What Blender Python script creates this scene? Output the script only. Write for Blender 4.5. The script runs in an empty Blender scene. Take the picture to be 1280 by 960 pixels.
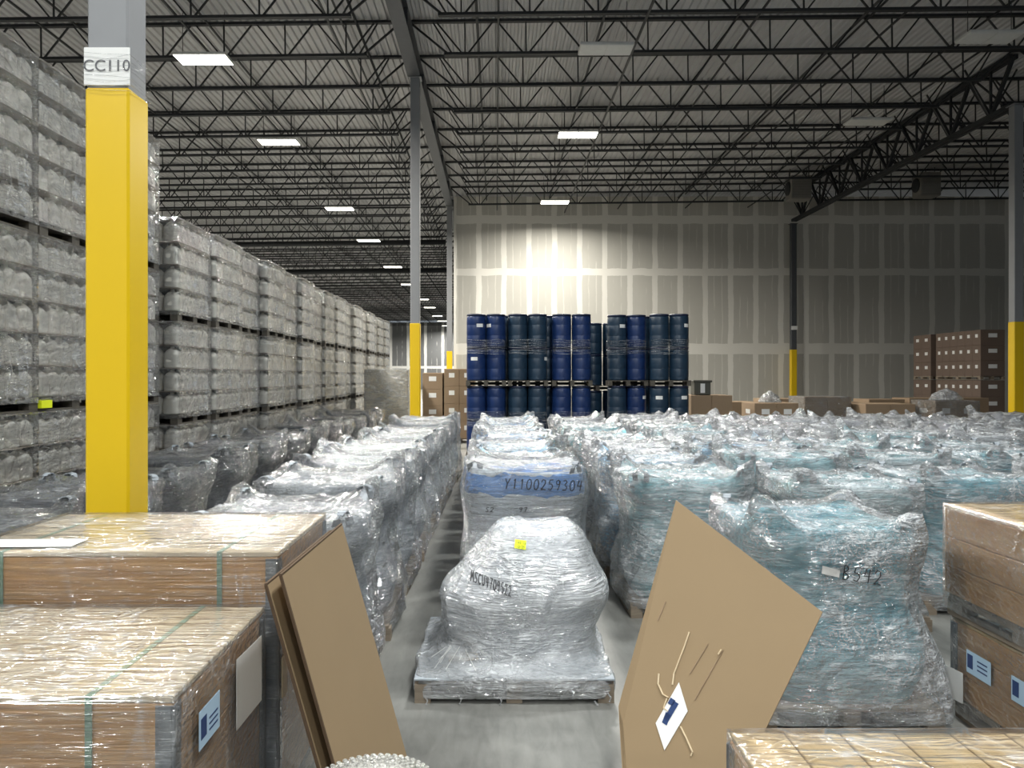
import bpy, bmesh, math, random
import numpy as np
from mathutils import Vector, Matrix, noise as mnoise
from mathutils.bvhtree import BVHTree

# ------------------------------------------------------------------ camera, world, exposure
SC = bpy.context.scene
COL = SC.collection
F = 962.0                     # focal length in pixels of a 1280 px wide frame
VX, VY = 620.0, 470.0         # where the depth axis meets the frame
EYE = 2.05                    # camera height
cam_d = bpy.data.cameras.new('camera')
cam_d.sensor_width = 36.0
cam_d.lens = F / 1280 * 36.0
cam_d.shift_x = (640 - VX) / 1280
cam_d.shift_y = -(480 - VY) / 1280
cam_d.clip_start, cam_d.clip_end = 0.05, 400
cam = bpy.data.objects.new('camera', cam_d)
cam.location = (0, 0, EYE)
cam.rotation_euler = (math.pi / 2, 0, 0)
COL.objects.link(cam)
SC.camera = cam
SC.view_settings.view_transform = 'Standard'
SC.view_settings.look = 'None'
SC.view_settings.gamma = 1.0
SC.view_settings.use_curve_mapping = False
SC.view_settings.exposure = 0.0
SC.cycles.max_bounces = 7
SC.cycles.diffuse_bounces = 4
SC.cycles.glossy_bounces = 3
SC.cycles.transmission_bounces = 4
SC.cycles.transparent_max_bounces = 10
SC.cycles.caustics_reflective = False
SC.cycles.caustics_refractive = False
SC.cycles.sample_clamp_indirect = 4.0
W = bpy.data.worlds.new('hall_ambient')
SC.world = W
W.use_nodes = True
W.node_tree.nodes['Background'].inputs[0].default_value = (0.80, 0.90, 1.0, 1)
W.node_tree.nodes['Background'].inputs[1].default_value = 0.5
LAMP_WATT = 1250.0            # each lit high-bay fixture down the hall
NEAR_WATT = 620.0             # the dimmer unseen fixtures added above and behind the camera
NEAR_COL = (0.97, 1.0, 0.99)
LAMP_COL = (1.0, 0.965, 0.88)


def P(px, py, d):
    """the point at depth d seen at frame position (px, py)"""
    return Vector(((px - VX) / F * d, d, EYE + (VY - py) / F * d))


R = random.Random(7)
PI = math.pi
ORD = ['first', 'second', 'third', 'fourth', 'fifth', 'sixth', 'seventh', 'eighth', 'ninth', 'tenth', 'eleventh',
       'twelfth', 'thirteenth', 'fourteenth', 'fifteenth', 'sixteenth', 'seventeenth', 'eighteenth', 'nineteenth', 'twentieth']
for tens in ('twenty', 'thirty', 'forty', 'fifty'):
    if tens != 'twenty':
        ORD.append(tens[:-1] + 'ieth')
    ORD += [tens + '-' + o for o in ORD[:9]]


# ------------------------------------------------------------------ node helpers and materials
class NT:
    def __init__(self, name):
        self.m = bpy.data.materials.new(name)
        self.m.use_nodes = True
        self.t = self.m.node_tree
        self.t.nodes.clear()
        self.out = self.n('ShaderNodeOutputMaterial')

    def n(self, kind, **kw):
        nd = self.t.nodes.new(kind)
        for k, v in kw.items():
            setattr(nd, k, v)
        return nd

    def set(self, nd, key, v):
        s = nd.inputs[key]
        if isinstance(v, bpy.types.NodeSocket):
            self.t.links.new(v, s)
        else:
            s.default_value = v

    def coord(self, scale=(1, 1, 1), kind='Object', rot=(0, 0, 0), loc=(0, 0, 0)):
        tc = self.n('ShaderNodeTexCoord')
        mp = self.n('ShaderNodeMapping')
        self.t.links.new(tc.outputs[kind], mp.inputs['Vector'])
        mp.inputs['Scale'].default_value = scale
        mp.inputs['Rotation'].default_value = rot
        mp.inputs['Location'].default_value = loc
        return mp.outputs['Vector']

    def noise(self, vec, scale=5, detail=4, rough=0.5, dist=0.0):
        nd = self.n('ShaderNodeTexNoise')
        self.t.links.new(vec, nd.inputs['Vector'])
        for k, v in (('Scale', scale), ('Detail', detail), ('Roughness', rough), ('Distortion', dist)):
            nd.inputs[k].default_value = v
        return nd.outputs['Fac']

    def ramp(self, fac, stops):
        nd = self.n('ShaderNodeValToRGB')
        self.t.links.new(fac, nd.inputs['Fac'])
        els = nd.color_ramp.elements
        while len(els) < len(stops):
            els.new(0.5)
        for e, (p, c) in zip(els, stops):
            e.position = p
            e.color = (c[0], c[1], c[2], 1) if not isinstance(c, (int, float)) else (c, c, c, 1)
        return nd.outputs['Color']

    def math(self, op, a, b=None, clamp=False):
        nd = self.n('ShaderNodeMath', operation=op)
        nd.use_clamp = clamp
        self.set(nd, 0, a)
        if b is not None:
            self.set(nd, 1, b)
        return nd.outputs[0]

    def mix(self, fac, a, b, blend='MIX'):
        nd = self.n('ShaderNodeMix', data_type='RGBA', blend_type=blend)
        self.set(nd, 0, fac)
        for i, v in ((6, a), (7, b)):
            if isinstance(v, tuple):
                v = (v[0], v[1], v[2], 1)
            self.set(nd, i, v)
        return nd.outputs[2]

    def bump(self, h, strength=0.3, dist=0.01):
        nd = self.n('ShaderNodeBump')
        self.t.links.new(h, nd.inputs['Height'])
        nd.inputs['Strength'].default_value = strength
        nd.inputs['Distance'].default_value = dist
        return nd.outputs['Normal']

    def bsdf(self, color, rough=0.5, metal=0.0, spec=0.5, normal=None, **kw):
        nd = self.n('ShaderNodeBsdfPrincipled')
        if isinstance(color, tuple):
            color = (color[0], color[1], color[2], 1)
        self.set(nd, 'Base Color', color)
        self.set(nd, 'Roughness', rough)
        self.set(nd, 'Metallic', metal)
        self.set(nd, 'Specular IOR Level', spec)
        if normal is not None:
            self.set(nd, 'Normal', normal)
        for k, v in kw.items():
            self.set(nd, k.replace('_', ' '), v)
        return nd.outputs['BSDF']

    def done(self, sh):
        self.t.links.new(sh, self.out.inputs['Surface'])
        return self.m


def m_plain(name, col, rough=0.5, metal=0.0, spec=0.5, var=0.12, vscale=6, bump=0.0, bscale=30):
    t = NT(name)
    v = t.coord()
    nz = t.noise(v, vscale, 5, 0.6)
    c = t.mix(nz, tuple(x * (1 - var) for x in col), tuple(min(1, x * (1 + var)) for x in col))
    nm = t.bump(t.noise(v, bscale, 4), bump, 0.01) if bump else None
    return t.done(t.bsdf(c, rough, metal, spec, nm))


def m_wood(name, ca, cb, grain=(1.5, 26, 26), rough=0.6):
    t = NT(name)
    v = t.coord(grain)
    w1 = t.noise(v, 1.3, 6, 0.6, 0.6)
    big = t.noise(t.coord((1.2, 5, 5)), 1.4, 3, 0.5, 0.4)
    c = t.ramp(w1, [(0.28, ca), (0.5, tuple((a + b) / 2 for a, b in zip(ca, cb))), (0.72, cb)])
    c = t.mix(t.math('MULTIPLY', big, 0.55), c, tuple(a * 0.86 for a in ca))
    return t.done(t.bsdf(c, rough, 0, 0.35, t.bump(w1, 0.15, 0.004)))


def m_film(name, tint=(0.86, 0.885, 0.91), lo=0.03, hi=0.35, scale=1.0, rough=0.09, bump=1.0, streak=0.35, crump=1.0, gloss=2.6, creasew=1.0, an=None):
    """clear stretch film: streaky haze, crumpled facets and pulled wrap lines"""
    t = NT(name)

    def voro(vec, sc, rnd=1.0):
        nd = t.n('ShaderNodeTexVoronoi', feature='F1')
        t.t.links.new(vec, nd.inputs['Vector'])
        nd.inputs['Scale'].default_value = sc
        nd.inputs['Randomness'].default_value = rnd
        return nd.outputs['Distance']

    def warped(sc, rot, amt, ws):
        base = t.coord(tuple(k * scale for k in sc), rot=rot)
        nz = t.n('ShaderNodeTexNoise')
        t.t.links.new(base, nz.inputs['Vector'])
        nz.inputs['Scale'].default_value = ws
        nz.inputs['Detail'].default_value = 2
        vm = t.n('ShaderNodeVectorMath', operation='SCALE')
        t.t.links.new(nz.outputs['Color'], vm.inputs[0])
        vm.inputs['Scale'].default_value = amt
        va = t.n('ShaderNodeVectorMath', operation='ADD')
        t.t.links.new(base, va.inputs[0])
        t.t.links.new(vm.outputs[0], va.inputs[1])
        return va.outputs[0]
    an = an or (1.0, 1.0, 1.0)
    a = t.noise(t.coord((1.3 * scale * an[0], 1.3 * scale * an[1], 9 * scale), rot=(0.10, -0.12, 0.0)) if an[1] == 1.0 else t.coord((1.3 * scale * an[0], 1.3 * scale * an[1], 9 * scale * an[2]), rot=(0, 0.02, 0.07)), 1.8, 6, 0.62, 1.2)
    v1 = voro(warped((1.0, 1.0, 2.0), (0.5, 0.3, 0.4), 0.8, 1.6), 4.2)
    v2 = voro(warped((1.0, 1.0, 2.4), (-0.4, 0.5, 0.2), 0.5, 2.5), 10.0)
    if an[1] == 1.0:
        st = t.noise(t.coord((2.0 * scale, 2.0 * scale, 34 * scale), rot=(-0.16, 0.14, 0.2)), 2.6, 3, 0.55, 0.8)
        c1v = t.coord((1.2 * scale, 1.2 * scale, 7 * scale), rot=(0.16, -0.2, 0.1))
    else:
        st = t.noise(t.coord((0.8 * an[0], 6.0 * an[1], 16 * an[2]), rot=(0, 0.03, 0.06)), 2.0, 3, 0.5, 0.3)
        c1v = t.coord((0.8 * an[0], 3.0 * an[1], 10 * an[2]), rot=(0, 0.05, -0.05))
    fold = t.noise(t.coord((1.0 * scale, 1.0 * scale, 1.6 * scale), rot=(0.4, 0.6, 0.1)), 2.0, 3, 0.5, 1.5)
    def crease(vec, sc, k, dist, detail=2):
        """thin sharp ridge lines"""
        n1 = t.noise(vec, sc, detail, 0.5, dist)
        return t.math('MAXIMUM', t.math('SUBTRACT', 1.0, t.math('MULTIPLY', t.math('ABSOLUTE', t.math('SUBTRACT', n1, 0.5)), k)), 0.0)
    c1 = crease(c1v, 3.2, 16, 1.0 if an[1] == 1.0 else 0.4)
    c2 = crease(t.coord((2.0 * scale, 2.0 * scale, 2.6 * scale), rot=(0.6, 0.5, 0.3)), 4.0, 13, 2.2)
    c3 = crease(t.coord((1.5 * scale, 1.5 * scale, 0.7 * scale), rot=(-0.3, 0.25, 0.2)), 3.0, 20, 0.8)
    gate = t.ramp(t.noise(t.coord((scale, scale, scale), loc=(4, 2, 7)), 2.4, 3, 0.5), [(0.40, 0.15), (0.62, 1.0)])
    cr = t.math('ADD', t.math('MULTIPLY', c1, 0.55), t.math('ADD', t.math('MULTIPLY', c2, 0.6 * crump), t.math('MULTIPLY', c3, 0.5)))
    cr = t.math('MULTIPLY', cr, gate)
    h = t.math('ADD', t.math('MULTIPLY', v1, 0.65 * crump), t.math('MULTIPLY', v2, 0.30 * crump))
    h = t.math('ADD', h, t.math('MULTIPLY', t.math('ABSOLUTE', t.math('SUBTRACT', fold, 0.5)), 1.6 * crump))
    h = t.math('ADD', h, t.math('MULTIPLY', st, streak))
    h = t.math('ADD', h, t.math('MULTIPLY', cr, 0.22))
    nm = t.bump(h, bump, 0.085 / scale)
    dens = t.ramp(t.math('ADD', t.math('MULTIPLY', a, 0.6), t.math('MULTIPLY', fold, 0.4)), [(0.38, lo), (0.52, lo + (hi - lo) * 0.35), (0.66, hi)])
    dens = t.math('MINIMUM', t.math('ADD', dens, t.math('MULTIPLY', t.math('POWER', cr, 1.5), 0.55 * creasew)), 0.92)  # whiter creases: bunched film, and highlight strokes painted in that show under any lamp
    film = t.bsdf(tint, 0.25, 0, 0.8, nm)
    tr = t.n('ShaderNodeBsdfTransparent')
    tr.inputs['Color'].default_value = (0.985, 0.99, 0.992, 1)
    gl = t.n('ShaderNodeBsdfGlossy')
    gl.inputs['Roughness'].default_value = rough
    gl.inputs['Color'].default_value = (1, 1, 1, 1)
    t.t.links.new(nm, gl.inputs['Normal'])
    fr = t.n('ShaderNodeFresnel')
    fr.inputs['IOR'].default_value = 1.5
    t.t.links.new(nm, fr.inputs['Normal'])
    m1 = t.n('ShaderNodeMixShader')
    t.t.links.new(t.math('MINIMUM', t.math('MULTIPLY', fr.outputs[0], gloss), 0.75), m1.inputs[0])
    t.t.links.new(tr.outputs[0], m1.inputs[1])
    t.t.links.new(gl.outputs[0], m1.inputs[2])
    m2 = t.n('ShaderNodeMixShader')
    t.t.links.new(dens, m2.inputs[0])
    t.t.links.new(m1.outputs[0], m2.inputs[1])
    t.t.links.new(film.node.outputs[0], m2.inputs[2])
    return t.done(m2.outputs[0])


def m_bag(name, col, col2=None, rough=0.42):
    """woven polypropylene sack cloth, broad folds, patches of a second tone"""
    t = NT(name)
    col2 = col2 or tuple(c * 0.8 for c in col)
    a = t.noise(t.coord((1.2, 1.2, 3.5), rot=(0.2, 0.1, 0)), 1.6, 3, 0.5, 0.8)
    f = t.noise(t.coord((1.4, 1.4, 7), rot=(0.2, -0.2, 0.3)), 2.6, 5, 0.6, 1.8)
    c = t.mix(t.ramp(a, [(0.4, 0.0), (0.6, 1.0)]), col, col2)
    nm = t.bump(t.math('ABSOLUTE', t.math('SUBTRACT', f, 0.5)), 0.6, 0.09)
    return t.done(t.bsdf(c, rough, 0, 0.5, nm))


def m_bag_banded(name, low, band, z0, z1):
    """sack cloth with a broad woven band of another colour between two heights"""
    t = NT(name)
    tc = t.n('ShaderNodeTexCoord')
    sp = t.n('ShaderNodeSeparateXYZ')
    t.t.links.new(tc.outputs['Object'], sp.inputs[0])
    nz = t.noise(t.coord((2.2, 2.2, 1)), 2.2, 4, 0.55)
    z = t.math('ADD', sp.outputs['Z'], t.math('MULTIPLY', t.math('SUBTRACT', nz, 0.5), 0.16))
    m = t.math('MULTIPLY', t.math('GREATER_THAN', z, z0), t.math('LESS_THAN', z, z1))
    f = t.noise(t.coord((1.4, 1.4, 7), rot=(0.2, -0.2, 0.3)), 2.6, 5, 0.6, 1.8)
    c = t.mix(t.math('MULTIPLY', m, t.ramp(nz, [(0.3, 1.0), (0.75, 0.75)])), low, band)
    return t.done(t.bsdf(c, 0.42, 0, 0.5, t.bump(f, 0.5, 0.06)))


def m_emit(name, col, s):
    t = NT(name)
    e = t.n('ShaderNodeEmission')
    e.inputs[0].default_value = (*col, 1)
    e.inputs[1].default_value = s
    return t.done(e.outputs[0])


def m_floor():
    t = NT('polished_concrete')
    v = t.coord()
    a = t.noise(v, 0.9, 6, 0.62, 0.7)
    b = t.noise(t.coord((5, 1.2, 1)), 3.0, 5, 0.6, 0.5)
    c = t.ramp(t.math('ADD', t.math('MULTIPLY', a, 0.6), t.math('MULTIPLY', b, 0.4)), [(0.35, (0.13, 0.13, 0.12)), (0.62, (0.23, 0.227, 0.21))])
    return t.done(t.bsdf(c, t.ramp(a, [(0.3, 0.30), (0.7, 0.5)]), 0, 0.5, t.bump(b, 0.06, 0.004)))


def m_drywall(name, pitch, x0, seams, board, mud, half=0.13):
    """bare gypsum boards with wide taped joints and thin lines over the screw rows"""
    t = NT(name)
    tc = t.n('ShaderNodeTexCoord')
    sep = t.n('ShaderNodeSeparateXYZ')
    t.t.links.new(tc.outputs['Object'], sep.inputs[0])
    wob = t.math('MULTIPLY', t.math('SUBTRACT', t.noise(t.coord((1, 1, 0.7)), 1.2, 4, 0.6), 0.5), 0.16)
    x = t.math('ADD', t.math('ADD', sep.outputs['X'], -x0), wob)
    z = t.math('ADD', sep.outputs['Z'], wob)

    def band(val, centre, hw):
        d = t.math('ABSOLUTE', t.math('SUBTRACT', val, centre))
        return t.math('LESS_THAN', d, hw)
    fx = t.math('FRACT', t.math('DIVIDE', x, pitch))
    w = half / pitch
    mask = band(fx, 0.0, w)
    mask = t.math('MAXIMUM', mask, band(fx, 1.0, w))
    for s, hw in seams:
        mask = t.math('MAXIMUM', mask, band(z, s, hw))
    thin = t.math('MAXIMUM', band(fx, 0.36, 0.02), band(fx, 0.66, 0.02))
    patch = t.ramp(t.noise(t.coord((1.1, 1, 0.42), loc=(3, 0, 1)), 1.3, 3, 0.55), [(0.46, 0.0), (0.56, 0.5)])
    mask = t.math('MAXIMUM', mask, t.math('MULTIPLY', thin, patch))
    nz = t.noise(t.coord((1, 1, 0.5)), 0.8, 5, 0.6)
    b = t.mix(nz, tuple(c * 0.92 for c in board), tuple(c * 1.08 for c in board))
    c = t.mix(mask, b, mud)
    return t.done(t.bsdf(c, 0.85, 0, 0.2))


M = {}
M['floor'] = m_floor()
M['deck'] = m_plain('galvanised_deck', (0.50, 0.50, 0.51), 0.5, 0.0, 0.5, 0.10, 1.5)
M['steel'] = m_plain('dark_painted_steel', (0.022, 0.024, 0.026), 0.55, 0, 0.4, 0.2)
M['girder'] = m_plain('grey_primed_girder', (0.075, 0.08, 0.088), 0.5, 0, 0.4, 0.15)
M['column'] = m_plain('grey_column_paint', (0.235, 0.24, 0.25), 0.45, 0, 0.5, 0.06)
M['yellow'] = m_plain('safety_yellow_sleeve', (0.76, 0.50, 0.003), 0.38, 0, 0.5, 0.03, 2)
M['white'] = m_plain('white_paper', (0.82, 0.82, 0.80), 0.6, 0, 0.4, 0.04)
M['ink'] = m_plain('black_marker', (0.015, 0.015, 0.018), 0.5)
M['greyink'] = m_plain('grey_print', (0.10, 0.10, 0.11), 0.5)
M['bluelabel'] = m_plain('pale_blue_label', (0.45, 0.62, 0.78), 0.5, 0, 0.4, 0.05)
M['navyprint'] = m_plain('navy_print', (0.02, 0.05, 0.16), 0.5)
M['sticker'] = m_plain('neon_yellow_sticker', (0.85, 0.95, 0.02), 0.5, 0, 0.4, 0.04)
M['lampbody'] = m_plain('white_lamp_housing', (0.62, 0.62, 0.60), 0.4)
M['lampoff'] = m_plain('unlit_lamp_lens', (0.66, 0.67, 0.66), 0.4)
M['lampon'] = m_emit('lit_lamp_lens', (1.0, 0.97, 0.86), 9.0)
M['wall'] = m_drywall('taped_drywall', 1.22, -2.05, [(9.63, 0.2), (7.09, 0.17), (3.37, 0.26)], (0.50, 0.485, 0.44), (0.72, 0.70, 0.645))
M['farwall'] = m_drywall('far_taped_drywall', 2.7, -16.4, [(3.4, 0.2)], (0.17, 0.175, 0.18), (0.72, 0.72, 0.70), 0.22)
M['heater'] = m_plain('beige_heater_case', (0.20, 0.19, 0.17), 0.5)
M['ply'] = m_wood('pale_plywood', (0.56, 0.44, 0.29), (0.72, 0.60, 0.43), (2.2, 22, 22))
M['plyside'] = m_wood('pine_board', (0.54, 0.29, 0.12), (0.74, 0.47, 0.23), (1.6, 1.6, 20))
M['pine'] = m_wood('pine_plank', (0.55, 0.38, 0.19), (0.72, 0.55, 0.31), (16, 1.6, 16))
M['palletwood'] = m_wood('grey_pallet_wood', (0.20, 0.16, 0.12), (0.36, 0.30, 0.23), (3, 3, 20))
M['strap'] = m_plain('green_strap', (0.22, 0.33, 0.24), 0.35, 0, 0.5, 0.1)
M['zinc'] = m_plain('zinc_hinge', (0.22, 0.235, 0.25), 0.35, 0.5, 0.5, 0.15, 14)
M['kraft'] = m_plain('kraft_cardboard', (0.30, 0.217, 0.127), 0.75, 0, 0.25, 0.05, 3)
M['kraftedge'] = m_plain('dark_cardboard_edge', (0.10, 0.065, 0.04), 0.85, 0, 0.2, 0.2, 40)
M['carton'] = m_plain('brown_carton', (0.30, 0.215, 0.14), 0.75, 0, 0.25, 0.08, 3)
M['darkcarton'] = m_plain('dark_brown_carton', (0.17, 0.125, 0.10), 0.75, 0, 0.25, 0.08, 3)
M['tape'] = m_plain('torn_tape', (0.62, 0.50, 0.33), 0.5, 0, 0.4, 0.2, 30)
M['jug'] = m_plain('white_plastic_jug', (0.78, 0.755, 0.69), 0.4, 0, 0.5, 0.06, 3)
M['sheet'] = m_plain('grey_layer_sheet', (0.30, 0.26, 0.21), 0.8, 0, 0.2, 0.1)
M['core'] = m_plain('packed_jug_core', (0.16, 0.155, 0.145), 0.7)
M['drumA'] = m_plain('navy_drum', (0.008, 0.027, 0.105), 0.35, 0, 0.5, 0.06)
M['drumB'] = m_plain('dark_teal_drum', (0.012, 0.033, 0.062), 0.38, 0, 0.5, 0.06)
M['bluepanel'] = m_plain('bright_blue_band', (0.13, 0.33, 0.78), 0.45, 0, 0.5, 0.1)
M['drumlid'] = m_plain('dark_drum_lid', (0.010, 0.018, 0.05), 0.4)
M['bin'] = m_plain('dark_olive_bin', (0.075, 0.075, 0.06), 0.5)
M['strapdark'] = m_plain('lifting_strap', (0.30, 0.33, 0.36), 0.6, 0, 0.3, 0.15, 20)
M['film'] = m_film('clear_stretch_film', lo=0.02, hi=0.58, creasew=1.4)
M['film_white'] = m_film('white_hazy_film', lo=0.16, hi=0.60, crump=0.45, streak=0.28, scale=0.8)
M['film_dark'] = m_film('thin_stretch_film', lo=0.01, hi=0.16, crump=1.0, creasew=0.8)
M['film_crush'] = m_film('crinkled_stretch_film', lo=0.02, hi=0.5, scale=1.4, crump=1.2, creasew=1.3)
M['film_jug'] = m_film('jug_stretch_film', lo=0.0, hi=0.07, scale=0.75, crump=0.4, streak=0.05, gloss=2.0, creasew=1.0)
M['film_silver'] = m_film('film_over_silver_bags', (0.70, 0.73, 0.76), lo=0.02, hi=0.30, creasew=1.0, gloss=2.0)
M['film_slate'] = m_film('film_over_dark_bags', lo=0.0, hi=0.10, crump=0.9, creasew=0.45, gloss=2.2)
M['film_crate'] = m_film('crate_stretch_film', lo=0.0, hi=0.10, scale=1.0, crump=0.05, streak=0.5, gloss=1.5, creasew=0.8, bump=0.6, an=(0.8, 1.6, 2.0))
M['bubble'] = m_film('bubble_film', (0.66, 0.65, 0.60), lo=0.4, hi=0.75, scale=3.0, crump=0.6)
M['palletdark'] = m_wood('dark_pallet_wood', (0.05, 0.045, 0.038), (0.13, 0.115, 0.09), (3, 3, 20))
M['bag_white'] = m_bag('white_bag_cloth', (0.82, 0.84, 0.87), (0.68, 0.73, 0.79))
M['bag_silver'] = m_bag('silver_bag_cloth', (0.50, 0.535, 0.57), (0.38, 0.42, 0.46))
M['bag_dark'] = m_bag('charcoal_bag_cloth', (0.075, 0.083, 0.10), (0.13, 0.14, 0.16), 0.35)
M['bag_blue'] = m_bag('blue_bag_cloth', (0.16, 0.42, 0.82), (0.58, 0.74, 0.90))
M['bag_band'] = m_bag_banded('blue_banded_bag_cloth', (0.74, 0.80, 0.86), (0.12, 0.34, 0.80), 1.07, 1.25)
M['bag_sky'] = m_bag('pale_blue_bag_cloth', (0.28, 0.58, 0.84), (0.68, 0.82, 0.92))
M['bag_teal'] = m_bag('teal_bag_cloth', (0.09, 0.44, 0.56), (0.36, 0.66, 0.74))
M['bag_aqua'] = m_bag('aqua_bag_cloth', (0.28, 0.66, 0.75), (0.66, 0.83, 0.87))
M['bag_lilac'] = m_bag('lilac_white_bag_cloth', (0.84, 0.84, 0.92), (0.72, 0.74, 0.82))


# ------------------------------------------------------------------ mesh builder
class MB:
    def __init__(self):
        self.v, self.f = [], []

    def add(self, vs, fs):
        o = len(self.v)
        self.v += [tuple(x) for x in vs]
        self.f += [tuple(i + o for i in f) for f in fs]
        return self

    def box(self, x0, x1, y0, y1, z0, z1):
        return self.add([(x0, y0, z0), (x1, y0, z0), (x1, y1, z0), (x0, y1, z0), (x0, y0, z1), (x1, y0, z1), (x1, y1, z1), (x0, y1, z1)],
                        [(3, 2, 1, 0), (4, 5, 6, 7), (0, 1, 5, 4), (1, 2, 6, 5), (2, 3, 7, 6), (3, 0, 4, 7)])

    def cbox(self, x0, x1, y0, y1, z0, z1, b=0.01):
        """box with chamfered edges"""
        pts, ids = [], {}
        X, Y, Z = (x0, x1), (y0, y1), (z0, z1)
        for i in (0, 1):
            for j in (0, 1):
                for k in (0, 1):
                    si, sj, sk = (1, -1)[i], (1, -1)[j], (1, -1)[k]
                    for a in range(3):
                        p = [X[i] + si * b, Y[j] + sj * b, Z[k] + sk * b]
                        p[a] = (X[i], Y[j], Z[k])[a]
                        ids[i, j, k, a] = len(pts)
                        pts.append(p)
        fs = []
        for a in range(3):
            u, w = [(1, 2), (2, 0), (0, 1)][a]
            for s in (0, 1):
                loop = []
                for (p, q) in ((0, 0), (1, 0), (1, 1), (0, 1)):
                    k = [0, 0, 0]
                    k[a], k[u], k[w] = s, p, q
                    loop.append(ids[k[0], k[1], k[2], a])
                fs.append(tuple(loop if s else loop[::-1]))
        for a in range(3):
            u, w = [(1, 2), (2, 0), (0, 1)][a]
            for p in (0, 1):
                for q in (0, 1):
                    k0, k1 = [0, 0, 0], [0, 0, 0]
                    k0[u] = k1[u] = p
                    k0[w] = k1[w] = q
                    k1[a] = 1
                    l = [ids[(*k0, u)], ids[(*k1, u)], ids[(*k1, w)], ids[(*k0, w)]]
                    fs.append(tuple(l if (p + q) % 2 else l[::-1]))
        for i in (0, 1):
            for j in (0, 1):
                for k in (0, 1):
                    l = [ids[i, j, k, 0], ids[i, j, k, 1], ids[i, j, k, 2]]
                    fs.append(tuple(l if (i + j + k) % 2 else l[::-1]))
        return self.add(pts, fs)

    def bar(self, p, q, w, h=None):
        p, q = Vector(p), Vector(q)
        h = h or w
        d = (q - p).normalized()
        up = Vector((0, 0, 1)) if abs(d.z) < 0.95 else Vector((0, 1, 0))
        s = d.cross(up).normalized()
        u = s.cross(d)
        vs = []
        for c in (p, q):
            for a, b in ((-1, -1), (1, -1), (1, 1), (-1, 1)):
                vs.append(c + s * (a * w / 2) + u * (b * h / 2))
        return self.add(vs, [(3, 2, 1, 0), (4, 5, 6, 7), (0, 1, 5, 4), (1, 2, 6, 5), (2, 3, 7, 6), (3, 0, 4, 7)])

    def tube(self, pts, r, n=8):
        pts = [Vector(p) for p in pts]
        rings = []
        for i, p in enumerate(pts):
            d = (pts[min(i + 1, len(pts) - 1)] - pts[max(i - 1, 0)]).normalized()
            up = Vector((0, 0, 1)) if abs(d.z) < 0.9 else Vector((0, 1, 0))
            s = d.cross(up).normalized()
            u = s.cross(d)
            rings.append([p + s * (r * math.cos(2 * PI * k / n)) + u * (r * math.sin(2 * PI * k / n)) for k in range(n)])
        vs = [v for rr in rings for v in rr]
        fs = [(i * n + k, i * n + (k + 1) % n, (i + 1) * n + (k + 1) % n, (i + 1) * n + k) for i in range(len(pts) - 1) for k in range(n)]
        fs += [tuple(range(n))[::-1], tuple((len(pts) - 1) * n + k for k in range(n))]
        return self.add(vs, fs)

    def lathe(self, prof, n=24, c=(0, 0)):
        vs = [(c[0] + r * math.cos(2 * PI * k / n), c[1] + r * math.sin(2 * PI * k / n), z) for r, z in prof for k in range(n)]
        fs = [(i * n + k, i * n + (k + 1) % n, (i + 1) * n + (k + 1) % n, (i + 1) * n + k) for i in range(len(prof) - 1) for k in range(n)]
        fs += [tuple(range(n))[::-1], tuple((len(prof) - 1) * n + k for k in range(n))]
        return self.add(vs, fs)

    def slab(self, pts, off):
        """polygon pts given thickness by the vector off"""
        n = len(pts)
        off = Vector(off)
        vs = [Vector(p) for p in pts] + [Vector(p) + off for p in pts]
        fs = [tuple(range(n)), tuple(range(2 * n - 1, n - 1, -1))]
        fs += [(i, i + n, (i + 1) % n + n, (i + 1) % n) for i in range(n)]
        return self.add(vs, fs)

    def mesh(self, name, mat, smooth=False, fix=False):
        me = bpy.data.meshes.new(name)
        me.from_pydata(self.v, [], self.f)
        if fix:
            bm = bmesh.new()
            bm.from_mesh(me)
            bmesh.ops.recalc_face_normals(bm, faces=bm.faces)
            bm.to_mesh(me)
            bm.free()
        me.materials.append(mat)
        if smooth:
            me.polygons.foreach_set('use_smooth', [True] * len(me.polygons))
        me.update()
        return me


def ob(name, me, parent=None, loc=(0, 0, 0), rot=(0, 0, 0), label=None):
    o = bpy.data.objects.new(name, me)
    COL.objects.link(o)
    if parent is not None:
        o.parent = parent
    o.location = loc
    o.rotation_euler = rot
    if label:
        o['label'] = label
    return o


def tag(o, label, cat, group=None, kind=None):
    o['label'] = label
    o['category'] = cat
    if group:
        o['group'] = group
    if kind:
        o['kind'] = kind
    return o


def thing(name, label, cat, loc=(0, 0, 0), rotz=0.0, group=None):
    o = bpy.data.objects.new(name, None)
    COL.objects.link(o)
    o.empty_display_size = 0.1
    o.location = loc
    o.rotation_euler = (0, 0, rotz)
    return tag(o, label, cat, group)


def struct(name, me, loc=(0, 0, 0)):
    o = ob(name, me, None, loc)
    o['kind'] = 'structure'
    return o


def dup(root, loc, rotz=None, label=None, group=None):
    r = root.copy()
    COL.objects.link(r)
    r.location = loc
    if rotz is not None:
        r.rotation_euler = (root.rotation_euler[0], root.rotation_euler[1], rotz)
    if label:
        r['label'] = label
    if group:
        r['group'] = group
    for ch in list(root.children):
        c = ch.copy()
        COL.objects.link(c)
        c.parent = r
        for g in list(ch.children):
            d = g.copy()
            COL.objects.link(d)
            d.parent = c
    return r


def setmat(o, mat):
    """give this copy its own material while the mesh stays shared"""
    o.material_slots[0].link = 'OBJECT'
    o.material_slots[0].material = mat


# ------------------------------------------------------------------ setting: floor, roof deck, walls
SLOPE = 0.0115
ROOF = 10.82


def roofz(x):
    return ROOF + SLOPE * x


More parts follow.
